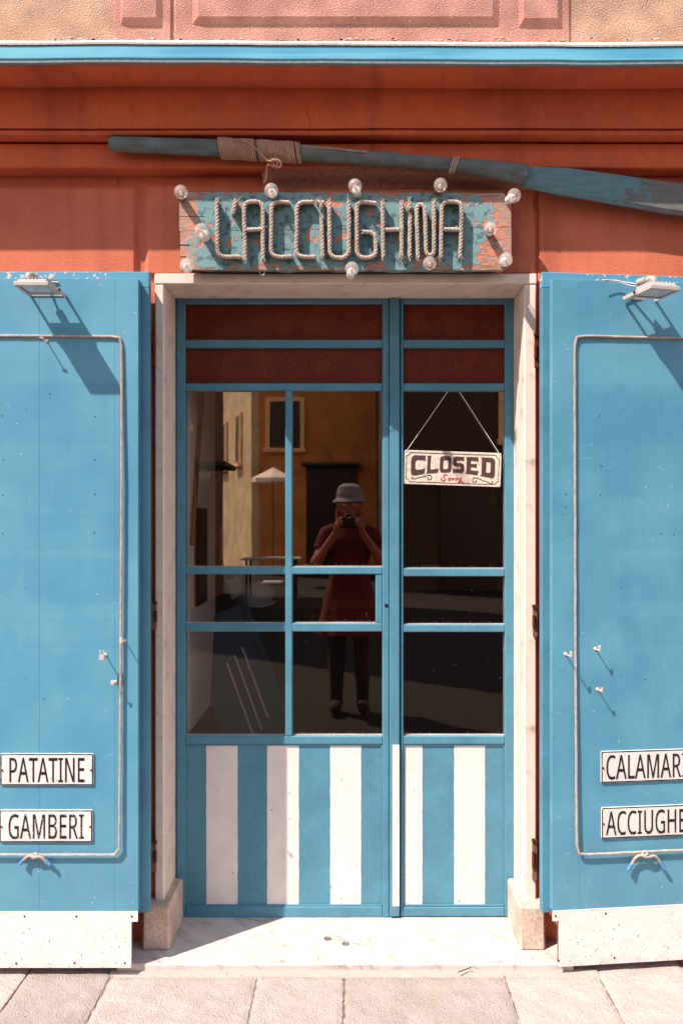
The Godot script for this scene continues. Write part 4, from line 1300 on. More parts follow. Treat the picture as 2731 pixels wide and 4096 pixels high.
func build_hooks(n: Node3D, s: int, t: float) -> void:
	var list: Array
	# px, py, reach, plate height, kind, label
	if s < 0: list = [[108.0, 783.0, 0.046, 0.004, 0, "small bent hook just below the rope, under the left lamp"], [243.0, 1504.0, 0.040, 0.012, 1, "forked white clip standing out from the left shutter"], [287.0, 1471.0, 0.045, 0.016, 2, "flat topped hook between the rope and the left shutter's edge"], [266.0, 1566.0, 0.038, 0.012, 2, "lowest small hook against the rope of the left shutter"]]
	else: list = [[1297.0, 1502.0, 0.050, 0.016, 2, "rusty flat ended hook outside the rope of the right shutter"], [1366.0, 1490.0, 0.034, 0.016, 2, "upper white hook inside the rope of the right shutter"], [1371.0, 1583.0, 0.034, 0.012, 2, "lower small hook inside the rope of the right shutter"]]
	for a in list:
		var at := L(n, a[0], a[1], t)
		var h := thing("hook", a[5], "hook", world(n, at), n.rotation.y, "hooks screwed into the shutters")
		var r: float = a[2]; var u: float = a[3]
		obj("base", MB.new().lathe([Vector2(0.006, 0.0), Vector2(0.006, 0.0015), Vector2(0.0035, 0.0035), Vector2(0.0, 0.0035)], 10), M.hook, h)
		obj("arm", MB.new().tube(fillet([Vector3(0, 0, 0), Vector3(0, -0.001, r - 0.003), Vector3(0, u * 0.5, r)], 0.006, 4), 0.0021, 6), M.hook, h)
		if a[4] == 2:
			obj("tongue", MB.new().box(Vector3(-0.004, -0.002, r - 0.001), Vector3(0.004, u, r + 0.001), 0.0008), M.hook, h)
		elif a[4] == 1:
			obj("clip_body", MB.new().box(Vector3(-0.0085, -0.012, r - 0.006), Vector3(0.0085, 0.004, r + 0.002), 0.0015), M.lamp_grey, h)
			for x in [-0.0055, 0.0055]: obj("prong", MB.new().box(Vector3(x - 0.0025, 0.004, r - 0.003), Vector3(x + 0.0025, 0.020, r), 0.0008), M.lamp_grey, h)
		else:
			obj("tongue", MB.new().box(Vector3(-0.007, -0.001, r - 0.004), Vector3(0.007, 0.001, r + 0.002), 0.0006), M.hook, h)

# a small floodlight held out level on a bracket, with its cable gland on top
func build_flood(n: Node3D, s: int, t: float) -> void:
	var lf := s < 0
	var at := world(n, Vector3(-0.9644 - n.position.x, EYE + 0.7123, t)) if lf else Vector3(0.922, EYE + 0.7104, 0.16 - (0.922 - n.position.x) * 0.108)
	var f := thing("floodlight", "grey floodlight bracketed out over the left shutter" if lf else "grey floodlight with loose coloured wires over the right shutter", "floodlight", at, 0.0 if lf else 0.108 + 0.13, "floodlights over the shutters")
	var w := 0.0525
	var z0 := 0.042; var z1 := 0.146
	obj("housing", MB.new().box(Vector3(-w + 0.007, 0.010, z0 + 0.006), Vector3(w - 0.007, 0.022, z1 - 0.007), 0.004), M.lamp_grey, f)
	# rim: four bars round the glass
	var rim := Node3D.new()
	rim.name = "rim"; f.add_child(rim)
	obj("rim_bar", MB.new().box(Vector3(-w, 0.0, z1 - 0.011), Vector3(w, 0.014, z1), 0.0022), M.lamp_grey, rim)
	obj("rim_bar", MB.new().box(Vector3(-w, 0.0, z0), Vector3(w, 0.014, z0 + 0.011), 0.0022), M.lamp_grey, rim)
	obj("rim_bar", MB.new().box(Vector3(-w, 0.0, z0 + 0.0112), Vector3(-w + 0.011, 0.0138, z1 - 0.0112), 0.0015), M.lamp_grey, rim)
	obj("rim_bar", MB.new().box(Vector3(w - 0.011, 0.0, z0 + 0.0112), Vector3(w, 0.0138, z1 - 0.0112), 0.0015), M.lamp_grey, rim)
	obj("gasket", MB.new().box(Vector3(-w + 0.0112, 0.0055, z0 + 0.0112), Vector3(w - 0.0112, 0.009, z1 - 0.0112)), M.black, f)
	obj("lens", MB.new().box(Vector3(-w + 0.015, 0.0030, z0 + 0.015), Vector3(w - 0.015, 0.0053, z1 - 0.015), 0.001), M.lens, f)
	for i in 7:
		var x := lerpf(-w + 0.030, w - 0.012, i / 6.0) if lf else lerpf(-w + 0.012, w - 0.012, i / 6.0)
		obj("cooling_fin", MB.new().box(Vector3(x - 0.0016, 0.022, z0 + 0.010), Vector3(x + 0.0016, 0.030, z1 - 0.014), 0.0008), M.lamp_grey, f)
	# bracket
	var br := Node3D.new()
	br.name = "bracket"; f.add_child(br)
	for x in [-w - 0.0022, w + 0.0022]:
		obj("bracket_arm", MB.new().box(Vector3(x - 0.0016, 0.002, 0.0), Vector3(x + 0.0016, 0.014, z0 + 0.034), 0.0006), M.lamp_grey, br)
		obj("bolt", MB.new().tube([Vector3(x - 0.003 * signf(-x), 0.010, z0 + 0.026), Vector3(x + 0.006 * signf(x), 0.010, z0 + 0.026)], 0.0050, 8), M.rust if (x > 0) == lf else M.steel, br)
	obj("bracket_base", MB.new().box(Vector3(-w - 0.0036, 0.007, 0.0), Vector3(w + 0.0036, 0.014, 0.0025), 0.0006), M.pipe, br)
	# cable elbow
	var ex := -0.024 if lf else -0.010
	obj("gland", MB.new().lathe([Vector2(0.016, 0.021), Vector2(0.016, 0.026), Vector2(0.0125, 0.027), Vector2(0.0125, 0.033)], 14, Transform3D(Basis(Vector3(1, 0, 0), Vector3(0, 0, -1), Vector3(0, 1, 0)), Vector3(ex, 0, 0.100))), M.pipe, f)
	obj("elbow", MB.new().tube(fillet([Vector3(ex, 0.026, 0.100), Vector3(ex, 0.047, 0.100), Vector3(ex + (0.004 if lf else -0.014), 0.047, 0.052)], 0.016, 7), 0.0115, 14), M.pipe, f)
	obj("coupling", MB.new().tube([Vector3(ex + (0.002 if lf else -0.010), 0.047, 0.076), Vector3(ex + (0.0045 if lf else -0.019), 0.0465, 0.044)], 0.0132, 6), M.pipe, f)
	if lf:
		obj("cable", MB.new().tube(fillet([Vector3(ex + 0.004, 0.046, 0.045), Vector3(ex + 0.010, 0.048, 0.02), Vector3(ex + 0.030, 0.056, 0.004), Vector3(ex + 0.052, 0.054, 0.002)], 0.02, 5), 0.0036, 7), M.dark_metal, f)
		obj("cable", MB.new().tube(fillet([Vector3(ex + 0.006, 0.044, 0.045), Vector3(ex + 0.014, 0.044, 0.02), Vector3(ex + 0.034, 0.053, 0.006), Vector3(ex + 0.056, 0.051, 0.003)], 0.02, 5), 0.0026, 7), M.wire_white, f)
	else:
		var cols: Array = [M.wire_white, M.wire_blue, M.rust, M.wire_white]
		for i in 4:
			var o := 0.003 * i
			obj("wire", MB.new().tube(fillet([Vector3(ex - 0.018, 0.038 + o * 0.5, 0.046), Vector3(ex - 0.030, 0.040 + o, 0.030), Vector3(ex - 0.048, 0.053 + o * 0.5, 0.010), Vector3(ex - 0.070, 0.060 + o * 0.3, 0.003), Vector3(ex - 0.095 - o * 3.0, 0.060 + o * 0.2, 0.002)], 0.02, 6), 0.0016, 6), cols[i], f)

# ---------------------------------------------------------------- the shop sign
func build_sign() -> void:
	var zf := 0.057
	var cx := X(793, zf); var cy := Y(530, zf)
	var s := thing("shop_sign", "weathered teal plank sign with rope letters spelling L'ACCIUGHINA", "shop sign", Vector3(cx, cy, 0))
	var q := func(px: float, py: float) -> Vector2: return Vector2(X(px, zf) - cx, Y(py, zf) - cy)
	var pics := sign_pictures()
	var w := X(1176, zf) - X(410, zf); var h := Y(438, zf) - Y(624, zf)
	var m := laid(pics[0], X(410, zf) - cx, Y(438, zf) - cy, w, h, 0.8, pics[1], 0.25)
	# three planks laid edge to edge
	var rnd := noise(0.3, 3, 77)
	var edges := [[[412.5, 1158.0], [441.5, 444.0]], [[413.0, 1173.0], [497.0, 497.0]], [[413.5, 1173.5], [530.0, 525.0]], [[415.0, 1151.0], [620.0, 621.0]]]
	for k in 2:
		var poly := PackedVector2Array()
		var n := 40
		var xl: float = [412.0, 414.0][k]
		var xr: float = [1173.0, 1173.5][k]
		for i in n + 1:
			var t := float(i) / n
			var x := lerpf(xl, xr, t)
			var y: float = lerpf(441.5, 443.5, t) + 1.8 * rnd.get_noise_1d(x * 0.16) if k == 0 else lerpf(530.4, 521.6, t) + 1.2 * rnd.get_noise_1d(x * 0.1)
			if k == 0 and t > 0.97: y += 18.0 * pow((t - 0.97) / 0.03, 2.0)
			poly.push_back(q.call(x, y))
		for i in n + 1:
			var t := 1.0 - float(i) / n
			var x := lerpf(xl, xr, t)
			var y: float = lerpf(619.0, 621.0, t) + 1.8 * rnd.get_noise_1d(x * 0.16 + 99.0) if k == 1 else lerpf(530.0, 521.0, t) + 1.2 * rnd.get_noise_1d(x * 0.1)
			if k == 1 and t > 0.97: y -= 18.0 * pow((t - 0.97) / 0.03, 2.0)
			poly.push_back(q.call(x, y))
		poly.reverse()
		obj("plank", MB.new().prism(poly, 0.026, zf - 0.0007 * k), m, s)
	# the old saw notch and split at the left end
	for sp in [[413.0, 434.0, 561.5, 563.4], [412.0, 470.0, 496.6, 497.8], [414.0, 428.0, 589.0, 590.2]]:
		obj("split", MB.new().box(Vector3(q.call(sp[0], 0).x - 0.0006, q.call(0, sp[3]).y, 0.05), Vector3(q.call(sp[1], 0).x, q.call(0, sp[2]).y, zf + 0.0004)), M.dark_wood, s)
	for y in [0.0, 1.0]: obj("spacer", MB.new().box(Vector3(-0.45 + y * 0.8, -0.09, -0.012), Vector3(-0.40 + y * 0.8, 0.09, 0.026)), M.dark_wood, s)
	# letters: a standing strip with rope along its front edge
	var strip := surf(c8(104, 116, 114), 0.8, M.fine, 0.1)
	var words := letters()
	var zr := zf + 0.0235
	var f := noise(0.5, 2, 15)
	for lt in words:
		var g := Node3D.new()
		g.name = "letter"
		s.add_child(g, true)
		for line in lt[1]:
			var pts := []
			for p in line: pts.push_back(Vector3(X(p[0], zr) - cx, Y(p[1], zr) - cy, zr))
			var path := MB.even(fillet(pts, 0.026, 6), 0.012)
			for i in path.size(): path[i] += Vector3(f.get_noise_1d(i * 2.0 + pts[0].x * 50.0), f.get_noise_1d(i * 2.0 + 70.0 + pts[0].y * 50.0), 0.5 * f.get_noise_1d(i * 2.0 + 9.0)) * 0.0016
			obj("rope", MB.new().rope(path, 0.0073, 0.036, 3, 6), M.rope, g)
			var fray := MB.new()
			var rf := RandomNumberGenerator.new(); rf.seed = int(line[0][0] * 3.0 + line[0][1])
			for en in 2:
				var tip: Vector3 = path[0] if en == 0 else path[-1]
				var back: Vector3 = path[1] if en == 0 else path[-2]
				var dir := (tip - back).normalized()
				for k in 9:
					var sp := Vector3(rf.randfn(), rf.randfn(), rf.randfn()) * 0.0024
					fray.tube([tip - dir * 0.003 + sp * 0.8, tip + dir * rf.randf_range(0.002, 0.005) + sp * 1.6, tip + dir * rf.randf_range(0.003, 0.009) + sp * 2.4], 0.0007, 4)
			obj("frayed_end", fray, M.rope, g)
			var mb := MB.new()
			var hw := 0.0042
			for i in path.size() - 1:
				var a: Vector3 = path[i]; var b: Vector3 = path[i + 1]
				var d := (b - a).normalized()
				var o := Vector3(-d.y, d.x, 0) * hw
				for sd in [-1.0, 1.0]:
					var p1: Vector3 = a + o * sd; var p2: Vector3 = b + o * sd
					mb.quad(Vector3(p1.x, p1.y, zf - 0.001), Vector3(p2.x, p2.y, zf - 0.001), Vector3(p2.x, p2.y, zr - 0.002), Vector3(p1.x, p1.y, zr - 0.002), o * sd)
				for e in ([0] if i == 0 else []) + ([1] if i == path.size() - 2 else []):
					var c: Vector3 = a if e == 0 else b
					mb.quad(Vector3(c.x + o.x, c.y + o.y, zf - 0.001), Vector3(c.x - o.x, c.y - o.y, zf - 0.001), Vector3(c.x - o.x, c.y - o.y, zr - 0.002), Vector3(c.x + o.x, c.y + o.y, zr - 0.002), -d if e == 0 else d)
			obj("backing_strip", mb, strip, g)
	# eye bolt and wiring under the board
	var ring := []
	for i in 17: ring.push_back(Vector3(X(602, 0.05) - cx + 0.0075 * cos(TAU * i / 16.0), Y(627, 0.05) - cy + 0.0085 * sin(TAU * i / 16.0), 0.05))
	obj("eye_bolt", MB.new().tube(ring, 0.0022, 6, false).tube([Vector3(X(602, 0.05) - cx, Y(614, 0.05) - cy, 0.046), Vector3(X(602, 0.05) - cx, Y(622, 0.05) - cy, 0.05)], 0.002, 6), M.steel, s)
	var wire := []
	for i in 40:
		var x := lerpf(440.0, 1140.0, i / 39.0)
		wire.push_back(Vector3(X(x, 0.035) - cx, Y(624.5 + 1.6 * sin(i * 0.9) + 1.5 * f.get_noise_1d(i * 4.0), 0.035) - cy, 0.035))
	obj("cable", MB.new().tube(wire, 0.0028, 6), M.dark_metal, s)
	# bulbs
	var spots := [[416, 441, "at the sign's top left corner"], [623, 437, "on the sign's upper edge, between the apostrophe and first C"], [815, 427, "on the sign's upper edge above the U and G"], [1011, 425, "on the sign's upper edge above the letter N"], [1180, 449, "at the sign's top right corner"], [463, 529, "on the sign's face before the letter L"], [1126, 525, "on the sign's face after the last A"], [429, 610, "at the sign's bottom left corner"], [808, 617, "on the sign's lower edge below the U and G"], [986, 605, "on the sign's lower edge below the letter N"], [1161, 596, "at the sign's bottom right corner"]]
	for i in spots.size():
		var a = spots[i]
		var zc := 0.116
		var b := thing("light_bulb", "unlit clear globe bulb " + a[2], "light bulb", P(a[0], a[1], zc), 0.0, "clear bulbs round the shop sign")
		b.rotation = Vector3(0.12 * sin(i * 2.1), 0.16 * cos(i * 1.7), 0)
		obj("globe", MB.new().ball(Vector3.ZERO, Vector3(0.0222, 0.0222, 0.0222), 24, 16), M.bulb, b)
		obj("socket", MB.new().lathe([Vector2(0.0, -0.019), Vector2(0.0105, -0.0195), Vector2(0.0125, -0.023), Vector2(0.0135, -0.026), Vector2(0.0135, -0.056), Vector2(0.0, -0.056)], 14), M.wire_white if i % 3 else M.brass, b)
		var tilt := 0.4 + 0.5 * sin(i * 3.3)
		obj("filament", MB.new().tube([Vector3(-0.002, -0.007, 0.0), Vector3(0.001 + 0.002 * tilt, 0.0, 0.006), Vector3(0.003 * tilt, 0.007, 0.003)], 0.0013, 5), M.filament, b)
		obj("stem", MB.new().lathe([Vector2(0.006, -0.016), Vector2(0.0035, -0.006), Vector2(0.0045, -0.002), Vector2(0.0, 0.0)], 10), M.wire_white, b)

func letters() -> Array:
	return [["L", [[[498, 460], [500, 590], [553, 590]]]],
		["apostrophe", [[[542, 460], [534, 495]]]],
		["A", [[[563, 598], [560, 463], [604, 463], [604, 598]], [[566, 528], [603, 527]]]],
		["C", [[[664, 465], [624, 463], [622, 591], [670, 589]]]],
		["C", [[[719, 464], [682, 464], [680, 591], [723, 590]]]],
		["I", [[[728, 464], [744, 466]], [[737, 463], [738, 478]], [[738, 496], [741, 590]]]],
		["U", [[[756, 463], [757, 592], [801, 592], [801, 462]]]],
		["G", [[[863, 467], [819, 462], [819, 592], [863, 592], [862, 534], [832, 533]]]],
		["H", [[[878, 463], [880, 592]], [[922, 463], [922, 591]], [[885, 528], [918, 528]]]],
		["I", [[[939, 463], [940, 480]], [[941, 495], [940, 591]]]],
		["N", [[[959, 592], [956, 468], [975, 470], [978, 588], [996, 588], [996, 463]]]],
		["A", [[[1012, 591], [1014, 463], [1060, 463], [1056, 592]], [[1018, 527], [1056, 528]]]]]

# ---------------------------------------------------------------- the oar over the sign
func build_oar() -> void:
	var o := thing("oar", "long old blue oar with a worn grey blade, lashed above the sign", "oar")
	var zz := func(px: float) -> float: return lerpf(0.090, 0.052, clampf((px - 250.0) / 1320.0, 0.0, 1.0))
	var sh := [[252, 331, 13], [256, 331, 15.5], [262, 331.5, 16.5], [330, 333, 17], [400, 336, 17.5], [500, 340, 18.5], [600, 345, 19], [700, 351.5, 18], [800, 358, 16], [900, 366.5, 15], [1020, 376.5, 15], [1100, 385, 17], [1160, 394, 21], [1206, 403, 24.5]]
	var pts := []; var rr := []
	for a in sh:
		var z: float = zz.call(a[0])
		pts.push_back(P(a[0], a[1], z)); rr.push_back(a[2] / FOC * (CZ - z))
	obj("shaft", MB.new().tube(pts, rr, 18), M.oar, o)
	# blade: outline with a ridge down its middle
	var st := [[1203, 381, 428], [1225, 381.8, 433], [1262, 383.5, 441.5], [1303, 385.5, 449], [1348, 391, 456.5], [1400, 398, 466], [1463, 407, 477], [1520, 414.5, 488], [1568, 421.5, 493.5], [1625, 431, 499], [1660, 440, 498], [1668, 455, 485]]
	var mb := MB.new()
	var rows := []
	for a in st:
		var z: float = zz.call(a[0])
		var row := []
		for j in 9:
			var t := j / 8.0
			var ridge := 0.010 * (1.0 - absf(t - 0.42) / 0.58) * (1.0 - smoothstep(1200.0, 1560.0, float(a[0])) * 0.7)
			row.push_back(P(a[0], lerpf(a[1], a[2], t), z) + Vector3(0, 0, -0.004 + ridge + (0.006 if j > 0 and j < 8 else 0.0)))
		for j in 9:
			var t := 1.0 - j / 8.0
			row.push_back(P(a[0], lerpf(a[1], a[2], t), z) + Vector3(0, 0, -0.010))
		rows.push_back(row)
	for i in rows.size() - 1:
		for j in 18:
			var k := (j + 1) % 18
			var out := Vector3(0, 0, 1) if j < 8 else (Vector3(0, -1, 0.1) if j == 8 else (Vector3(0, 0, -1) if j < 17 else Vector3(0, 1, 0.1)))
			mb.quad(rows[i][j], rows[i][k], rows[i + 1][k], rows[i + 1][j], out)
	var x0 := X(1203, 0.06); var x1 := X(1668, 0.052)
	obj("blade", mb, laid(blade_paint(), x0, Y(381, 0.06), x1 - x0, Y(381, 0.06) - Y(498, 0.06), 0.75, M.soft, 0.02), o)
	# lashing
	var lash := thing("lashing", "tan cord wound tightly round the oar shaft", "cord")
	for seg in [[505.0, 588.0, 19], [594.0, 678.0, 20], [681.0, 690.0, 2]]:
		var path := []
		var turns: int = seg[2]
		for i in turns * 16 + 1:
			var t := float(i) / (turns * 16)
			var px := lerpf(seg[0], seg[1], t)
			var z: float = zz.call(px)
			var cy := lerpf(340.3, 351.5, (px - 505.0) / 195.0)
			var r: float = 22.0 / FOC * (CZ - z) * (1.0 + 0.03 * sin(t * 9.0))
			var g := TAU * t * turns
			path.push_back(P(px - 2.5 * cos(g), cy, z) + Vector3(0, cos(g) * r, sin(g) * r))
		obj("winding", MB.new().tube(path, 0.0027, 7), M.rope_brown, lash)
	var z := 0.105
	obj("crossing_cord", MB.new().rope(fillet([P(555, 319, z + 0.012), P(580, 334, z + 0.016), P(603, 356, z + 0.010), P(612, 366, z)], 0.02, 4), 0.0032, 0.014), M.rope_brown, lash)
	var tail := [P(604, 360, z), P(618, 372, z + 0.005), P(632, 366, z + 0.008), P(640, 378, z), P(628, 384, z - 0.005), P(617, 374, z), P(611, 388, z - 0.01), P(612, 404, z - 0.02), P(607, 418, z - 0.03)]
	obj("knot", MB.new().rope(fillet(tail, 0.012, 5), 0.0036, 0.014), M.rope_brown, lash)
	var loop := [P(622, 366, z + 0.004), P(640, 366, z + 0.008), P(648, 380, z), P(636, 387, z - 0.004), P(626, 374, z)]
	obj("knot_loop", MB.new().rope(fillet(loop, 0.012, 5), 0.0036, 0.014), M.rope_brown, lash)
	var run := []
	for a in [[692, 336], [730, 338.5], [775, 342], [812, 346.5], [842, 349]]: run.push_back(P(a[0], a[1], 0.098))
	obj("tail_cord", MB.new().rope(run, 0.0034, 0.014), M.rope_brown, lash)
	var tie := thing("shaft_tie", "narrow triple loop of pale cord tied round the oar near its blade", "cord")
	for k in 3:
		var path := []
		for i in 21:
			var g := TAU * i / 20.0
			var zc: float = zz.call(1040.0)
			path.push_back(P(1037.0 + k * 5.0 + 6.0 * cos(g), 379.5, zc) + Vector3(0, cos(g), sin(g)) * 0.0245)
		obj("loop", MB.new().tube(path, 0.0024, 6, false), M.rope, tie)

# ---------------------------------------------------------------- the square behind the lens, seen in the panes
func facade(called: String, label: String, at: Vector3, turn: float, w: float, h: float, d: float, m: Material, wins: Array, door: Array) -> Node3D:
	var b := thing(called, label, "building", at, turn)
	# front looks along -z of its own axes; x from 0 to w
	obj("wall", MB.new().box(Vector3(0, -0.3, 0), Vector3(w, h, d)), m, b)
	obj("roof_edge", MB.new().box(Vector3(-0.3, h, -0.4), Vector3(w + 0.3, h + 0.25, d + 0.3), 0.05), M.far_brown, b)
	for q in wins:
		var o := Node3D.new()
		o.name = "window"
		b.add_child(o, true)
		o.position = Vector3(q[0], q[1], 0)
		obj("pane", MB.new().box(Vector3(-q[2] * 0.5, 0, -0.03), Vector3(q[2] * 0.5, q[3], 0.0)), M.far_dark, o)
		for s in [-1.0, 1.0]: obj("frame", MB.new().box(Vector3(s * (q[2] * 0.5 + 0.06) - 0.06, -0.1, -0.07), Vector3(s * (q[2] * 0.5 + 0.06) + 0.06, q[3] + 0.1, 0.0), 0.01), M.far_trim, o)
		obj("sill", MB.new().box(Vector3(-q[2] * 0.5 - 0.15, -0.12, -0.14), Vector3(q[2] * 0.5 + 0.15, -0.001, 0.0), 0.01), M.far_trim, o)
		obj("lintel", MB.new().box(Vector3(-q[2] * 0.5, q[3] + 0.001, -0.06), Vector3(q[2] * 0.5, q[3] + 0.12, 0.0), 0.01), M.far_trim, o)
	for q in door:
		obj("doorway", MB.new().box(Vector3(q[0], 0, -0.04), Vector3(q[0] + q[1], q[2], 0.0)), M.far_dark, b)
		obj("awning", MB.new().box(Vector3(q[0] - 0.1, q[2], -0.5), Vector3(q[0] + q[1] + 0.1, q[2] + 0.08, 0.0), 0.01), M.far_shutter, b)
	return b

func build_square() -> void:
	facade("orange_building", "tall orange building across the square, mirrored in the panes", Vector3(-2.72, 0, 20), 0.0, 11.0, 11.0, 8.0, M.far_orange, [[0.86, 3.5, 0.86, 1.3], [4.6, 3.5, 0.86, 1.3], [7.6, 3.5, 0.86, 1.3], [0.86, 6.6, 0.86, 1.4], [4.6, 6.6, 0.86, 1.4], [7.6, 6.6, 0.86, 1.4]], [[1.45, 1.4, 3.0], [5.0, 1.6, 2.6]])
	# the lit house that turns the corner
	facade("yellow_building", "sunlit yellow corner house beside the orange building", Vector3(-7.42, 0, 34.2), 1.256, 15.0, 10.0, 3.0, M.far_yellow, [[13.2, 3.2, 0.7, 1.4], [10.6, 3.2, 0.7, 1.4], [7.5, 3.2, 0.7, 1.4], [4.0, 3.2, 0.7, 1.4]], [])
	facade("brown_building", "shaded brown house on the near side of the square", Vector3(-2.65, 0, 7.0), -PI * 0.5, 7.0, 12.0, 0.1, M.far_brown, [[2.5, 3.0, 0.9, 1.4]], [[4.0, 1.2, 2.4]])
	facade("dark_building", "dark shaded house at the right of the square", Vector3(0.66, 0, 14.5), 0.0, 9.0, 9.0, 5.0, M.far_dark_wall, [[3.0, 3.2, 0.9, 1.4], [6.0, 3.2, 0.9, 1.4]], [[1.2, 1.2, 2.4]])
	for a in [[-1.86, 16.5, 0.0, "cream market parasol standing in the square"]]:
		var u := thing("parasol", a[3], "parasol", Vector3(a[0], 0, a[1]), a[2])
		obj("pole", MB.new().tube([Vector3(0, -0.02, 0), Vector3(0, 2.73, 0)], 0.02, 8), M.wood, u)
		var cn := MB.new()
		for i in 8:
			var g := TAU * i / 8.0; var g2 := TAU * (i + 1) / 8.0
			var p1 := Vector3(cos(g) * 0.5, 2.48, sin(g) * 0.5); var p2 := Vector3(cos(g2) * 0.5, 2.48, sin(g2) * 0.5)
			cn.tri(Vector3(0, 2.74, 0), p1, p2, Vector3(cos(g + 0.39), 2, sin(g + 0.39)))
			cn.quad(p1, p2, p2 - Vector3(0, 0.10, 0), p1 - Vector3(0, 0.09, 0), Vector3(cos(g + 0.39), 0, sin(g + 0.39)))
		obj("canopy", cn, M.canvas, u)
		obj("base", MB.new().box(Vector3(-0.25, -0.012, -0.25), Vector3(0.25, 0.06, 0.25), 0.02), M.mortar, u)
	var t := thing("cafe_table", "white topped cafe table standing in the square", "table", Vector3(-1.55, 0, 13.0))
	obj("tabletop", MB.new().box(Vector3(-0.55, 0.73, -0.4), Vector3(0.55, 0.76, 0.4), 0.01), M.white, t)
	for x in [-0.45, 0.45]:
		for z in [-0.3, 0.3]: obj("leg", MB.new().box(Vector3(x - 0.02, -0.012, z - 0.02), Vector3(x + 0.02, 0.729, z + 0.02)), M.dark_metal, t)

# ---------------------------------------------------------------- the photographer, mirrored in the glass
# a smooth body from tapered bones, meshed by surface nets
func body(bones: Array, cell: float, k: float) -> MB:
	var lo := Vector3(1e9, 1e9, 1e9); var hi := -lo
	for b in bones:
		var r: float = maxf(b[2], b[3]) + cell * 2.0
		for e in [b[0], b[1]]:
			lo = lo.min(e - Vector3(r, r, r)); hi = hi.max(e + Vector3(r, r, r))
	var nx := int((hi.x - lo.x) / cell) + 2; var ny := int((hi.y - lo.y) / cell) + 2; var nz := int((hi.z - lo.z) / cell) + 2
	var fld := PackedFloat32Array(); fld.resize(nx * ny * nz); fld.fill(1.0)
	for b in bones:
		var a: Vector3 = b[0]; var e: Vector3 = b[1]; var ra: float = b[2]; var rb: float = b[3]
		var r := maxf(ra, rb) + maxf(k, cell * 2.0)
		var l: Vector3 = (a.min(e) - Vector3(r, r, r) - lo) / cell; var h: Vector3 = (a.max(e) + Vector3(r, r, r) - lo) / cell
		var ab := e - a; var len2 := maxf(ab.length_squared(), 1e-9)
		for z in range(maxi(int(l.z), 0), mini(int(h.z) + 1, nz)):
			for y in range(maxi(int(l.y), 0), mini(int(h.y) + 1, ny)):
				for x in range(maxi(int(l.x), 0), mini(int(h.x) + 1, nx)):
					var p := lo + Vector3(x, y, z) * cell
					var t := clampf((p - a).dot(ab) / len2, 0.0, 1.0)
					var d := p.distance_to(a + ab * t) - lerpf(ra, rb, t)
					var i := (z * ny + y) * nx + x
					var f := fld[i]
					var w := maxf(k - absf(f - d), 0.0) / k
					fld[i] = minf(f, d) - w * w * k * 0.25
	var mb := MB.new()
	var vert := {}
	for z in nz - 1:
		for y in ny - 1:
			for x in nx - 1:
				var i := (z * ny + y) * nx + x
				var sum := Vector3.ZERO; var cnt := 0
				var c := [fld[i], fld[i + 1], fld[i + nx], fld[i + nx + 1], fld[i + nx * ny], fld[i + nx * ny + 1], fld[i + nx * ny + nx], fld[i + nx * ny + nx + 1]]
				var neg := 0
				for q in c: neg += 1 if q < 0.0 else 0
				if neg == 0 or neg == 8: continue
				for e in [[0, 1], [2, 3], [4, 5], [6, 7], [0, 2], [1, 3], [4, 6], [5, 7], [0, 4], [1, 5], [2, 6], [3, 7]]:
					if (c[e[0]] < 0.0) != (c[e[1]] < 0.0):
						var t: float = c[e[0]] / (c[e[0]] - c[e[1]])
						var p := Vector3(e[0] & 1, (e[0] >> 1) & 1, e[0] >> 2); var q := Vector3(e[1] & 1, (e[1] >> 1) & 1, e[1] >> 2)
						sum += p.lerp(q, t); cnt += 1
				var g := Vector3(c[1] + c[3] + c[5] + c[7] - c[0] - c[2] - c[4] - c[6], c[2] + c[3] + c[6] + c[7] - c[0] - c[1] - c[4] - c[5], c[4] + c[5] + c[6] + c[7] - c[0] - c[1] - c[2] - c[3])
				vert[i] = [lo + (Vector3(x, y, z) + sum / cnt) * cell, g.normalized()]
	for i in vert:
		var z: int = i / (nx * ny); var y: int = (i / nx) % ny; var x: int = i % nx
		for ax in [[1, nx, nx * ny], [nx, nx * ny, 1], [nx * ny, 1, nx]]:
			if (fld[i] < 0.0) == (fld[i + ax[0]] < 0.0): continue
			var a: int = i; var b: int = i - ax[1]; var c: int = i - ax[1] - ax[2]; var d: int = i - ax[2]
			if not (vert.has(b) and vert.has(c) and vert.has(d)): continue
			mb.quad4(vert[a][0], vert[b][0], vert[c][0], vert[d][0], vert[a][1], vert[b][1], vert[c][1], vert[d][1])
	return mb

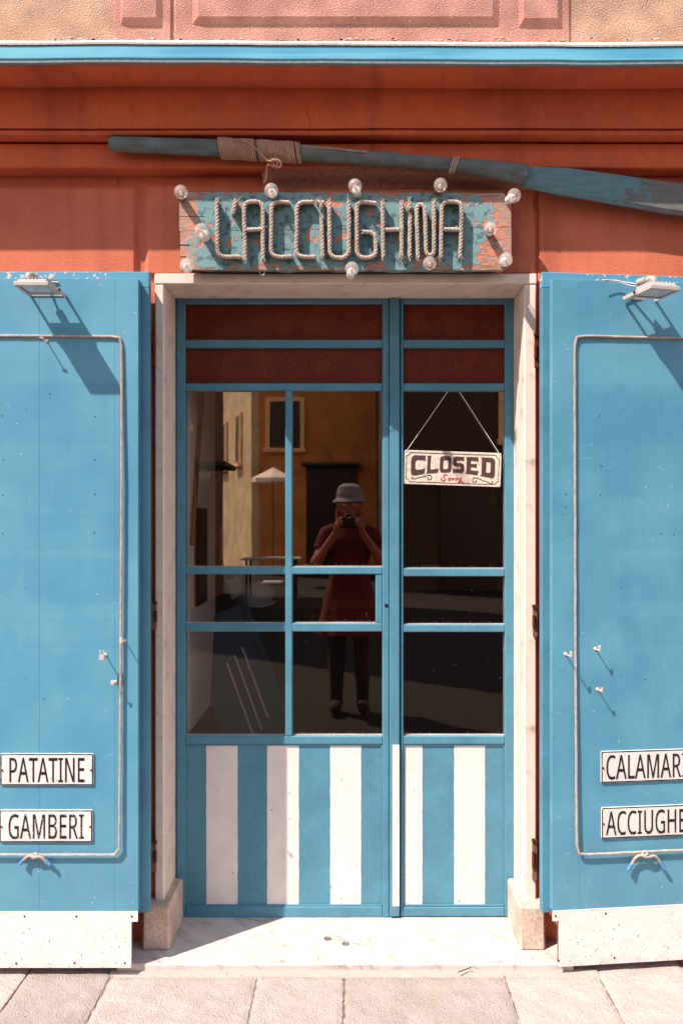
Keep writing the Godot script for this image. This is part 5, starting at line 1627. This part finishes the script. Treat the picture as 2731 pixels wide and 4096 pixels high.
func build_person() -> void:
	# stands a step behind the lens, facing the door, camera held before the chin
	var p := thing("person", "person in a red dress and pale hat holding a camera, mirrored in the glass", "person", Vector3(-0.02, 0, 3.16))
	var V := func(x: float, y: float, z: float) -> Vector3: return Vector3(x, y, z)
	var b := []
	for s in [-1.0, 1.0]:
		b.append_array([[Vector3(s * 0.085, 0.86, 0), Vector3(s * 0.095, 0.47, -0.015), 0.080, 0.046], [Vector3(s * 0.095, 0.47, -0.015), Vector3(s * 0.10, 0.09, 0.03), 0.046, 0.030],
			[Vector3(s * 0.10, 0.045, 0.05), Vector3(s * 0.115, 0.035, -0.13), 0.036, 0.030], [Vector3(s * 0.10, 0.09, 0.03), Vector3(s * 0.10, 0.045, 0.05), 0.036, 0.036],
			[Vector3(s * 0.165, 1.36, 0.0), Vector3(s * 0.25, 1.14, -0.05), 0.046, 0.038], [Vector3(s * 0.25, 1.14, -0.05), Vector3(s * 0.095, 1.37, -0.225), 0.038, 0.026], [Vector3(s * 0.03, 1.38, 0.01), Vector3(s * 0.165, 1.36, 0.0), 0.055, 0.050]])
	b.append_array([[Vector3(-0.07, 0.90, 0), Vector3(0.07, 0.90, 0), 0.11, 0.11], [Vector3(0, 0.95, 0), Vector3(0, 1.10, 0), 0.12, 0.105], [Vector3(-0.05, 1.24, 0), Vector3(0.05, 1.24, 0), 0.105, 0.105], [Vector3(0, 1.10, 0), Vector3(0, 1.33, 0.01), 0.105, 0.09],
		[Vector3(0, 1.36, 0.015), Vector3(0, 1.47, 0.0), 0.052, 0.046]])
	var mb := body(b, 0.0125, 0.035)
	# head: skull, jaw, nose, ears
	var h := [[Vector3(0, 1.60, 0.01), Vector3(0, 1.585, 0.0), 0.088, 0.084], [Vector3(0, 1.545, -0.025), Vector3(0, 1.505, -0.05), 0.062, 0.036], [Vector3(0, 1.575, -0.092), Vector3(0, 1.545, -0.104), 0.009, 0.014], [Vector3(-0.082, 1.57, 0.01), Vector3(-0.084, 1.545, 0.008), 0.014, 0.011], [Vector3(0.082, 1.57, 0.01), Vector3(0.084, 1.545, 0.008), 0.014, 0.011], [Vector3(-0.018, 1.52, -0.083), Vector3(0.018, 1.52, -0.083), 0.007, 0.007], [Vector3(0, 1.47, 0.0), Vector3(0, 1.53, 0.0), 0.046, 0.05]]
	var hd := body(h, 0.006, 0.016)
	mb.v.append_array(hd.v); mb.n.append_array(hd.n); mb.u.append_array(hd.u); mb.c.append_array(hd.c)
	# hands round the camera: palm, four fingers of unequal length, thumb
	for s in [-1.0, 1.0]:
		var w := Vector3(s * 0.095, 1.37, -0.225)
		var hb := [[w, w + Vector3(-s * 0.012, 0.055, -0.035), 0.024, 0.026]]
		for i in 4:
			var base := w + Vector3(s * (-0.012 + 0.0), 0.045 + 0.017 * i, -0.05)
			var ln: float = [0.026, 0.034, 0.036, 0.030][i]
			var k1 := base + Vector3(-s * 0.006, 0.002, -ln)
			var k2 := k1 + Vector3(-s * ln * 0.8, 0.0, -ln * 0.35)
			hb.append_array([[base, k1, 0.0092, 0.0086], [k1, k2, 0.0086, 0.0078]])
		hb.append_array([[w + Vector3(-s * 0.01, 0.03, -0.015), w + Vector3(-s * 0.034, 0.052, -0.008), 0.013, 0.010], [w + Vector3(-s * 0.034, 0.052, -0.008), w + Vector3(-s * 0.050, 0.075, -0.012), 0.010, 0.0085]])
		var hm := body(hb, 0.004, 0.006)
		mb.v.append_array(hm.v); mb.n.append_array(hm.n); mb.u.append_array(hm.u); mb.c.append_array(hm.c)
	obj("body", mb, M.skin, p)
	for s in [-1.0, 1.0]:
		obj("boot", MB.new().tube([Vector3(s * 0.090, 0.70, -0.006), Vector3(s * 0.094, 0.55, -0.012), Vector3(s * 0.097, 0.40, -0.010), Vector3(s * 0.10, 0.12, 0.028), Vector3(s * 0.10, 0.055, 0.045)], [0.076, 0.066, 0.066, 0.048, 0.052], 16).ball(Vector3(s * 0.108, 0.045, -0.05), Vector3(0.047, 0.045, 0.135), 16, 10), M.boot, p)
		obj("eye", MB.new().ball(Vector3(s * 0.031, 1.578, -0.074), Vector3(0.012, 0.009, 0.010), 10, 8), M.cloth_white, p)
		obj("iris", MB.new().ball(Vector3(s * 0.031, 1.577, -0.082), Vector3(0.005, 0.005, 0.003), 8, 6), M.dark_metal, p)
	obj("mouth", MB.new().tube([Vector3(-0.020, 1.519, -0.088), Vector3(0, 1.517, -0.0915), Vector3(0.020, 1.519, -0.088)], [0.002, 0.004, 0.002], 6), M.dress, p)
	obj("hair", body([[Vector3(0, 1.60, 0.035), Vector3(0, 1.50, 0.065), 0.088, 0.07], [Vector3(-0.07, 1.58, 0.02), Vector3(-0.085, 1.42, 0.03), 0.03, 0.025], [Vector3(0.07, 1.58, 0.02), Vector3(0.085, 1.42, 0.03), 0.03, 0.025]], 0.010, 0.03), M.hair, p)
	# a knee length dress with short sleeves
	var prof := [[0.60, 0.25, 0.20], [0.75, 0.215, 0.175], [0.90, 0.190, 0.150], [1.00, 0.160, 0.135], [1.10, 0.138, 0.120], [1.22, 0.165, 0.125], [1.32, 0.160, 0.115], [1.39, 0.115, 0.085], [1.425, 0.075, 0.068]]
	var dr := MB.new()
	var sides := 40
	for i in prof.size() - 1:
		for j in sides:
			var q := []
			for a in [[i, j], [i, j + 1], [i + 1, j + 1], [i + 1, j]]:
				var g: float = TAU * a[1] / sides
				var f: float = 1.0 + 0.045 * sin(g * 9.0) * clampf((1.0 - prof[a[0]][0]) * 2.5, 0.0, 1.0)
				q.push_back(Vector3(cos(g) * prof[a[0]][1] * f, prof[a[0]][0], sin(g) * prof[a[0]][2] * f))
			var gm := TAU * (j + 0.5) / sides
			dr.quad(q[0], q[1], q[2], q[3], Vector3(cos(gm), 0.1, sin(gm)))
	for s in [-1.0, 1.0]: dr.tube([Vector3(s * 0.11, 1.375, 0.0), Vector3(s * 0.17, 1.355, 0.0), Vector3(s * 0.215, 1.24, -0.03)], [0.066, 0.064, 0.060], 16)
	obj("dress", dr, M.dress, p)
	var up := Transform3D(Basis(Vector3(1, 0, 0), Vector3(0, 0, -1), Vector3(0, 1, 0)), Vector3(0, 1.63, 0.012))
	obj("hat", MB.new().lathe([Vector2(0.135, -0.030), Vector2(0.102, 0.0), Vector2(0.100, 0.035), Vector2(0.086, 0.085), Vector2(0.05, 0.110), Vector2(0.0, 0.115)], 28, up), M.hat, p)
	# the camera in the hands: its lens is the eye of this picture
	var c := thing("camera_body", "black camera held in both hands by the person", "camera", Vector3(-0.02, 1.445, 2.905))
	obj("housing", MB.new().box(Vector3(-0.066, -0.045, -0.018), Vector3(0.066, 0.042, 0.03), 0.008), M.black, c)
	obj("prism_hump", MB.new().box(Vector3(-0.026, 0.0425, -0.016), Vector3(0.026, 0.066, 0.024), 0.008), M.black, c)
	obj("lens", MB.new().lathe([Vector2(0.034, 0.018), Vector2(0.034, 0.050), Vector2(0.031, 0.054), Vector2(0.026, 0.048), Vector2(0.0, 0.046)], 20, Transform3D(Basis(Vector3(1, 0, 0), Vector3(0, -1, 0), Vector3(0, 0, -1)), Vector3(0.02, 0.005, 0))), M.black, c)
